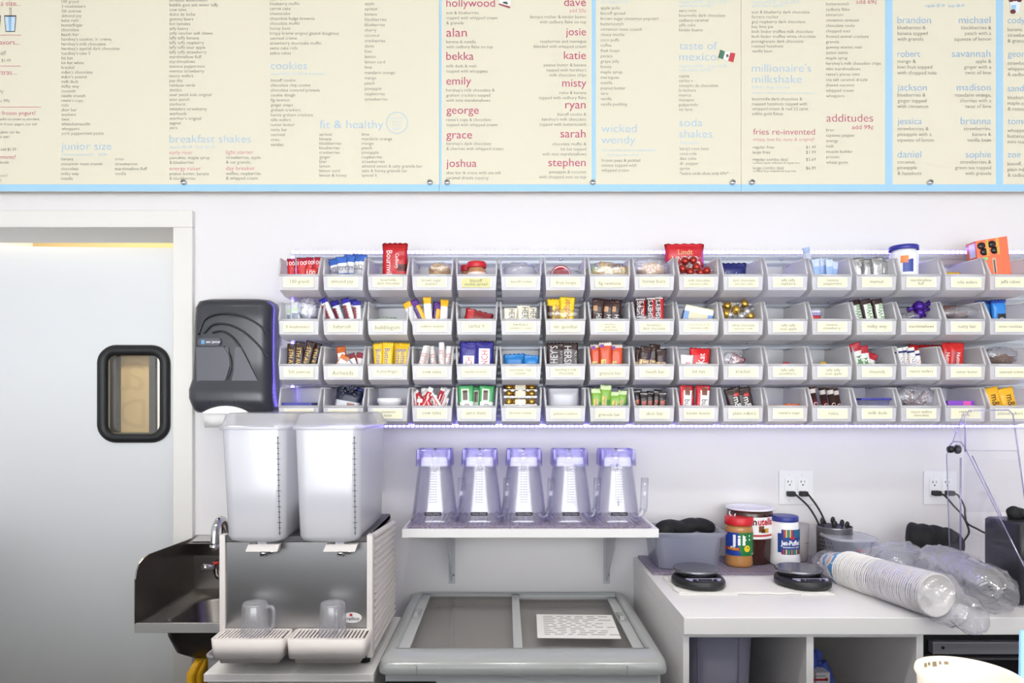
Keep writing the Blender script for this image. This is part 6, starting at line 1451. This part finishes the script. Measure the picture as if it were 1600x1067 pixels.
for i in range(NC_):
    o = cup if i == 0 else cup.copy()
    if i: COL.objects.link(o)
    tilt_ = Matrix.Rotation(random.uniform(-.012, .012), 4, 'X')
    o.matrix_world = Matrix.Translation(B - ax*step*i + Vector((random.uniform(-.0006, .0006), 0, random.uniform(-.0006, .0006)))) @ q.to_matrix().to_4x4() @ Matrix.Rotation(i*.83, 4, 'Z')
    tens = ['', '', 'twenty', 'thirty', 'forty']; nth = i+1
    wd = ORD[nth] if nth <= 17 else {18: 'eighteenth', 19: 'nineteenth', 20: 'twentieth', 30: 'thirtieth', 40: 'fortieth'}.get(nth) or '%s-%s' % (tens[nth//10], ORD[nth % 10])
    tag(o, ('paper cup with the open mouth, front of the nested cups' if i == 0 else 'paper cup with printed end, last of the nested cups' if i == NC_-1 else 'white paper cup, %s from the open mouth of the nested cups' % wd), 'paper cup', 'nested paper cups in the clear sleeve')
b = MB(); rings = []
u0 = ax.orthogonal().normalized(); v0 = ax.cross(u0)
def finer(pr, n=4): return [(a[0]+(c[0]-a[0])*i/n, a[1]+(c[1]-a[1])*i/n) for a, c in zip(pr, pr[1:]) for i in range(n)] + [pr[-1]]
prof = finer([(-.075, .010), (-.06, .022), (-.02, .040), (.02, .043), (.3*L_, .0505), (.6*L_, .0535), (L_-.01, .057), (L_+.015, .058), (L_+.035, .050), (L_+.06, .036), (L_+.085, .040), (L_+.1, .032)], 5)
for j, (s, rr_) in enumerate(prof):
    ring = []
    for k_ in range(36):
        a = 2*PI*k_/36; d = u0*math.cos(a) + v0*math.sin(a)
        am = .14 if s < 0 or s > L_ else .012
        p = A + ax*s + d*rr_*(1 + am*noise.noise(d*5 + ax*s*40) + (am*.9*noise.noise(d*2.2 + ax*s*9) + am*.8*abs(noise.noise(d*9 + ax*s*70)) if s > L_ + .012 else 0))
        if s > L_: p.z -= .35*(s-L_); p.x += .15*(s-L_)
        p.z = max(p.z, CTZ+.0012) if p.y > CY0 else p.z
        ring.append(p)
    rings.append(ring)
b.loft(rings, True, True)
o = b.build('plastic_sleeve', clear('sleeve_film', '#fcfcff', '#f2f0f8', refl=.4, body='#ffffff', cloud=.16, rough=.12, bump=.6, bscale=35)); settle(o); tag(o, 'long clear plastic sleeve round the nested paper cups', 'plastic bag')
# domed lids in a bag
M_dome = clear('dome_plastic', '#f6f6f8', '#c8c8d0', refl=.7, body='#e8e8f0', cloud=.06, rough=.06)
b = MB(); b.lathe([(.050, 0), (.0505, .004), (.047, .006), (.045, .018), (.040, .034), (.028, .046), (.012, .050), (.011, .049)], n=32, cap0=False, cap1=False)
dome = b.build('dome_lid', M_dome)
D0 = Vector((PX(1470, 1.95), 1.95, CTZ+.058)); D1 = Vector((PX(1550, 1.715), 1.715, CTZ+.055)); dax = (D1-D0).normalized(); q = Vector((0, 0, 1)).rotation_difference(dax)
for i in range(9):
    o = dome if i == 0 else dome.copy()
    if i: COL.objects.link(o)
    o.matrix_world = Matrix.Translation(D1 - Vector((0, 0, 0)) - dax*(.05 + i*.017)) @ q.to_matrix().to_4x4()
    tag(o, 'clear domed cup lid, %s from the front of the bagged lids' % ORD[i+1], 'cup lid', 'bagged clear dome lids')
b = MB(); rings = []; dl = (D1-D0).length; u0 = dax.orthogonal().normalized(); v0 = dax.cross(u0)
for (s, rr_) in finer([(-.10, .012), (-.08, .030), (-.05, .050), (.0, .060), (.08, .061), (.13, .058), (dl, .056), (dl+.03, .046), (dl+.05, .034), (dl+.065, .024)], 4):
    ring = []
    for k_ in range(36):
        a = 2*PI*k_/36; d = u0*math.cos(a) + v0*math.sin(a)
        p = D0 + dax*s + d*rr_*(1 + .16*noise.noise(d*4 + dax*s*30 + Vector((7, 0, 0))) + .10*abs(noise.noise(d*8 + dax*s*80))); p.z = max(p.z, CTZ+.0012); ring.append(p)
    rings.append(ring)
b.loft(rings, True, True); o = b.build('plastic_bag', clear('bag_film', '#fdfdff', '#f4f4fa', refl=.6, body='#ffffff', cloud=.2, rough=.1, bump=1.0, bscale=28)); settle(o); tag(o, 'crumpled clear bag of domed lids at the right of the worktop', 'plastic bag')
# crumpled empty bag and a deli tub behind the cups
b = MB(); c = P(1402, 872, 2.075); b.sphere((0, 0, 0), 1, 30, 18, sc=(.105, .07, .05), nz=.28, nf=2.4)
for v in b.bm.verts: v.co += v.co.normalized()*.016*noise.noise(v.co*28); v.co.z = max(v.co.z, -.048)
b.bm.transform(Matrix.Translation((c.x, c.y, CTZ+.05))); o = b.build('plastic_bag', clear('bag_film')); settle(o); tag(o, 'loose crumpled clear bag behind the nested paper cups', 'plastic bag')
Yq = 2.15; X0, X1 = PX(1292, Yq), PX(1362, Yq); zt = PZ(838, Yq); 
r = thing('deli_tub', 'small cloudy lidded tub behind the far end of the nested cups', 'tub', ((X0+X1)/2, Yq, CTZ))
MB().loft([ring_z(X0+.02, X1-.02, Yq-.04, Yq+.06, .03, CTZ+.001, 6), ring_z(X0+.008, X1-.008, Yq-.055, Yq+.07, .04, zt-.004, 6)], True, False).build('wall', M_tub, r)
MB().loft([ring_z(X0-.001, X1+.001, Yq-.065, Yq+.08, .045, zt-.006, 6), ring_z(X0-.003, X1+.003, Yq-.067, Yq+.082, .046, zt-.001, 6), ring_z(X0+.002, X1-.002, Yq-.062, Yq+.077, .042, zt+.003, 6), ring_z(X0+.010, X1-.010, Yq-.054, Yq+.069, .04, zt-.001, 6)], True, True).build('lid', M_lid, r)
b = MB(); add_text(b, 'Taro', ((X0+X1)/2+.005, Yq-.0655, zt-.035), .016, align='CENTER'); b.build('lettering', wrap('#c05058'), r, recalc=False)
a_, c_ = PX(1366, 2.12), PX(1520, 2.06)
b = MB(); m_ = Matrix.Translation(((a_+c_)/2, 2.17, CTZ+.04)) @ Matrix.Rotation(-.10, 4, 'Z') @ Matrix.Rotation(.07, 4, 'Y')
rr = [[m_ @ Vector(p) for p in ring_z(-.165+i_, .165-i_, -.05+i_, .05-i_, .015, z_, 5)] for z_, i_ in ((-.036, .012), (.018, .002), (.02, -.002), (.024, -.002), (.024, .004))]
b.loft(rr, True, True); o = b.build('clear_box', M_tub); settle(o); tag(o, 'long low cloudy plastic box lying behind the crumpled bags', 'box')
# black rubber pads by the wall
lump_roll([(PX(1420, 2.20), 2.22, CTZ+.085), (PX(1432, 2.2), 2.205, CTZ+.086), (PX(1448, 2.2), 2.2, CTZ+.080), (PX(1464, 2.2), 2.2, CTZ+.078), (PX(1480, 2.19), 2.2, CTZ+.070), (PX(1496, 2.19), 2.21, CTZ+.062)], .055, .10, 'rubber_pad', 'black ribbed rubber pad roll below the right outlet', 'rubber pad', .95)

# ================================================================ clear blender enclosure
M_acr = clear('acrylic', '#fefeff', '#f6f5fc', refl=.08, body='#ffffff', cloud=.0, rough=.03)
M_edge = clear('acrylic_edge', '#e6e4f6', '#c4c0de', refl=.5, body='#dad6f2', cloud=.3, rough=.1)
ex = 1.318
def ey(px): return ex*F/(px - VX)          # depth of a photo column on the enclosure's left side plane
def side(px, py): y = ey(px); return (y, PZ(py, y))
r = thing('blender_enclosure', 'black based blender with open clear plastic enclosure at the right end', 'blender', (ex+.12, 1.86, CTZ))
yb_, yf_ = ey(1529), 1.765
b = MB(); zt_ = PZ(806, yb_)
b.loft([ring_z(ex+.012, ex+.26, yf_, yb_, .012, CTZ+.004, 5), ring_z(ex+.012, ex+.26, yf_, yb_, .012, zt_-.006, 5), ring_z(ex+.018, ex+.254, yf_+.006, yb_-.006, .012, zt_, 5)])
b.build('motor_base', mat('base_black', '#1b1b1f', .4, bump=.02), r)
b = MB(); b.sphere((ex+.07, yb_-.04, zt_+.014), .020, 16, 10, sc=(1, .9, .95), nz=.2, nf=60); b.tube(bez([(ex+.08, yb_-.04, zt_+.016), (ex+.11, yb_-.05, zt_+.010), (ex+.14, yb_-.06, zt_+.022), (ex+.18, yb_-.07, zt_+.016)], 6), .014, 10); b.build('drive_pad', M_pad, r)
MB().loft([ring_z(ex-.004, ex+.28, 1.748, ey(1483), .02, CTZ+.0006, 5), ring_z(ex-.006, ex+.28, 1.744, ey(1483), .02, CTZ+.006, 5), ring_z(ex+.004, ex+.27, 1.758, ey(1483)-.01, .02, CTZ+.012, 5)]).build('base_tray', M_acr, r)
pl = [side(1484, 862), side(1479, 712), side(1483, 697), side(1489, 690), side(1501, 690), side(1507, 698), (ey(1600), PZ(884, ey(1600))), (1.66, PZ(955, 1.66)), (1.70, CTZ+.012), (ey(1486), CTZ+.012)]
MB().prism(pl, 'x', ex-.0025, ex+.0025).build('side_panel', M_acr, r)
def edge(pts, rad, nm='panel_edge'): MB().tube(pts, rad, 6).build(nm, M_edge, r)
edge([(ex, y, z) for y, z in pl[:8]], .0017)
i2 = [side(1499, 862), side(1499.5, 715)]
edge([(ex+.003, y, z) for y, z in i2], .0028)
i3 = [side(1508, 712), side(1590, 884)]
edge([(ex+.02, y-.0, z) for y, z in i3], .0019, 'panel_edge')
# raised lid, leaning back over the hinge
yl = 1.952
LP = [P(1508, 706, yl), P(1508, 650, yl-.01), P(1514, 641.5, yl-.012), P(1576, 640.5, yl-.012), P(1583, 648, yl-.012), P(1592, 712, yl), P(1604, 800, yl+.01)]
fr = [LP[0], LP[1], LP[2], LP[3], LP[4], LP[5], LP[6], P(1508, 800, yl+.01)]
b = MB(); f0 = b.vs(fr); f1 = b.vs([p + Vector((0, .004, 0)) for p in fr]); b.face(f0); b.face(f1[::-1])
for i in range(len(fr)): b.face([f0[i], f0[(i+1) % 8], f1[(i+1) % 8], f1[i]])
b.build('lid_panel', M_acr, r)
edge(LP, .0022, 'lid_edge'); edge([P(1508, 704, yl), P(1592, 704, yl)], .0009, 'lid_edge')
wing = [P(1489, 690, ey(1489)), P(1493, 676, ey(1489)), P(1506, 645, yl), P(1508, 704, yl)]
b = MB(); f0 = b.vs(wing); f1 = b.vs([p + Vector((.003, 0, 0)) for p in wing]); b.face(f0); b.face(f1[::-1])
for i in range(4): b.face([f0[i], f0[(i+1) % 4], f1[(i+1) % 4], f1[i]])
b.build('lid_wing', M_acr, r); edge(wing[:3], .0014, 'lid_edge')
kc = P(1490, 702, ey(1488)); m_ = Matrix.Translation(kc + Vector((.012, 0, 0))) @ Matrix.Rotation(-PI/2, 4, 'Y')
MB().lathe([(.0125, -.004), (.0135, -.002), (.0135, .004), (.0065, .007), (.0065, .012), (.0100, .015), (.0110, .022), (.009, .028), (.003, .030)], n=20, m=m_).build('hinge_knob', mat('knob_black', '#141416', .3), r)

# ================================================================ service counter nearest the lens, below the frame, and what pokes up from it
r = thing('service_counter', 'front service counter between the customers and the aisle', 'counter', (0, .6, 0))
MB().box(-2.4, 2.4, .36, .86, 1.01, 1.05, bev=.003).build('top', M_white, r)
b = MB(); b.box(-2.38, 2.38, .40, .82, 0, 1.01); b.build('front', mat('counter_front', '#4c4a4c', .5), r)
MB().box(-2.68, -1.80, .862, 1.95, 1.01, 1.05, bev=.003).build('shade_return_top', mat('shade_return_grey', '#5a585a', .5), r)  # unseen return, added to keep light off the lower door
MB().box(-2.66, -1.83, .83, 1.92, 0, 1.01).build('shade_return_front', mat('counter_front'), r)
Yq = .66; X = PX(1513, Yq); Rq = 72*Yq/F; zt = PZ(1051, Yq)
r = thing('paper_tub', 'cream paper tub with stained rim near the lens at bottom right', 'tub', (X, Yq, 1.05))
MB().lathe([(Rq*.8, 1.0502), (Rq*.96, zt-.008), (Rq*.985, zt-.007), (Rq*1.02, zt-.004), (Rq*1.0, zt), (Rq*.94, zt-.002), (Rq*.80, 1.056), (.001, 1.056)], (X, Yq, 0), 56, cap1=False).build('wall', mat('tub_paper', '#efe6d4', .5), r)
b = MB()
for a, wd, dd in ((2.05, .05, .004), (1.92, .04, .003), (1.75, .06, .005), (1.6, .03, .003), (1.45, .05, .003)):
    for i in range(6):
        a0 = a + wd*i/3 - wd; a1 = a0 + wd/3; ra, rb = Rq*.93, Rq*.932
        b.face([b.bm.verts.new((X + q_*math.cos(t_), Yq + q_*math.sin(t_), zz)) for q_, t_, zz in ((Rq*.928, a0, zt-.0045), (Rq*.928, a1, zt-.0045), (Rq*.912, a1, zt-.0045-dd), (Rq*.912, a0, zt-.0045-dd))])
b.build('coffee_stain', mat('stain_brown', '#8a7a62', .7), r, recalc=False)
Yq = .70; X = PX(1594, .70)
b = MB(); b.loft([ring_z(X-.003, X+.09, Yq-.002, Yq+.002, .001, 1.0502, 3), ring_z(X, X+.087, Yq-.002, Yq+.002, .001, PZ(985, Yq), 3)])
o = b.build('table_card', mat('card_blue', '#86b4d8', .45)); settle(o); tag(o, 'light blue upright counter card at the bottom right edge of the photo', 'card')
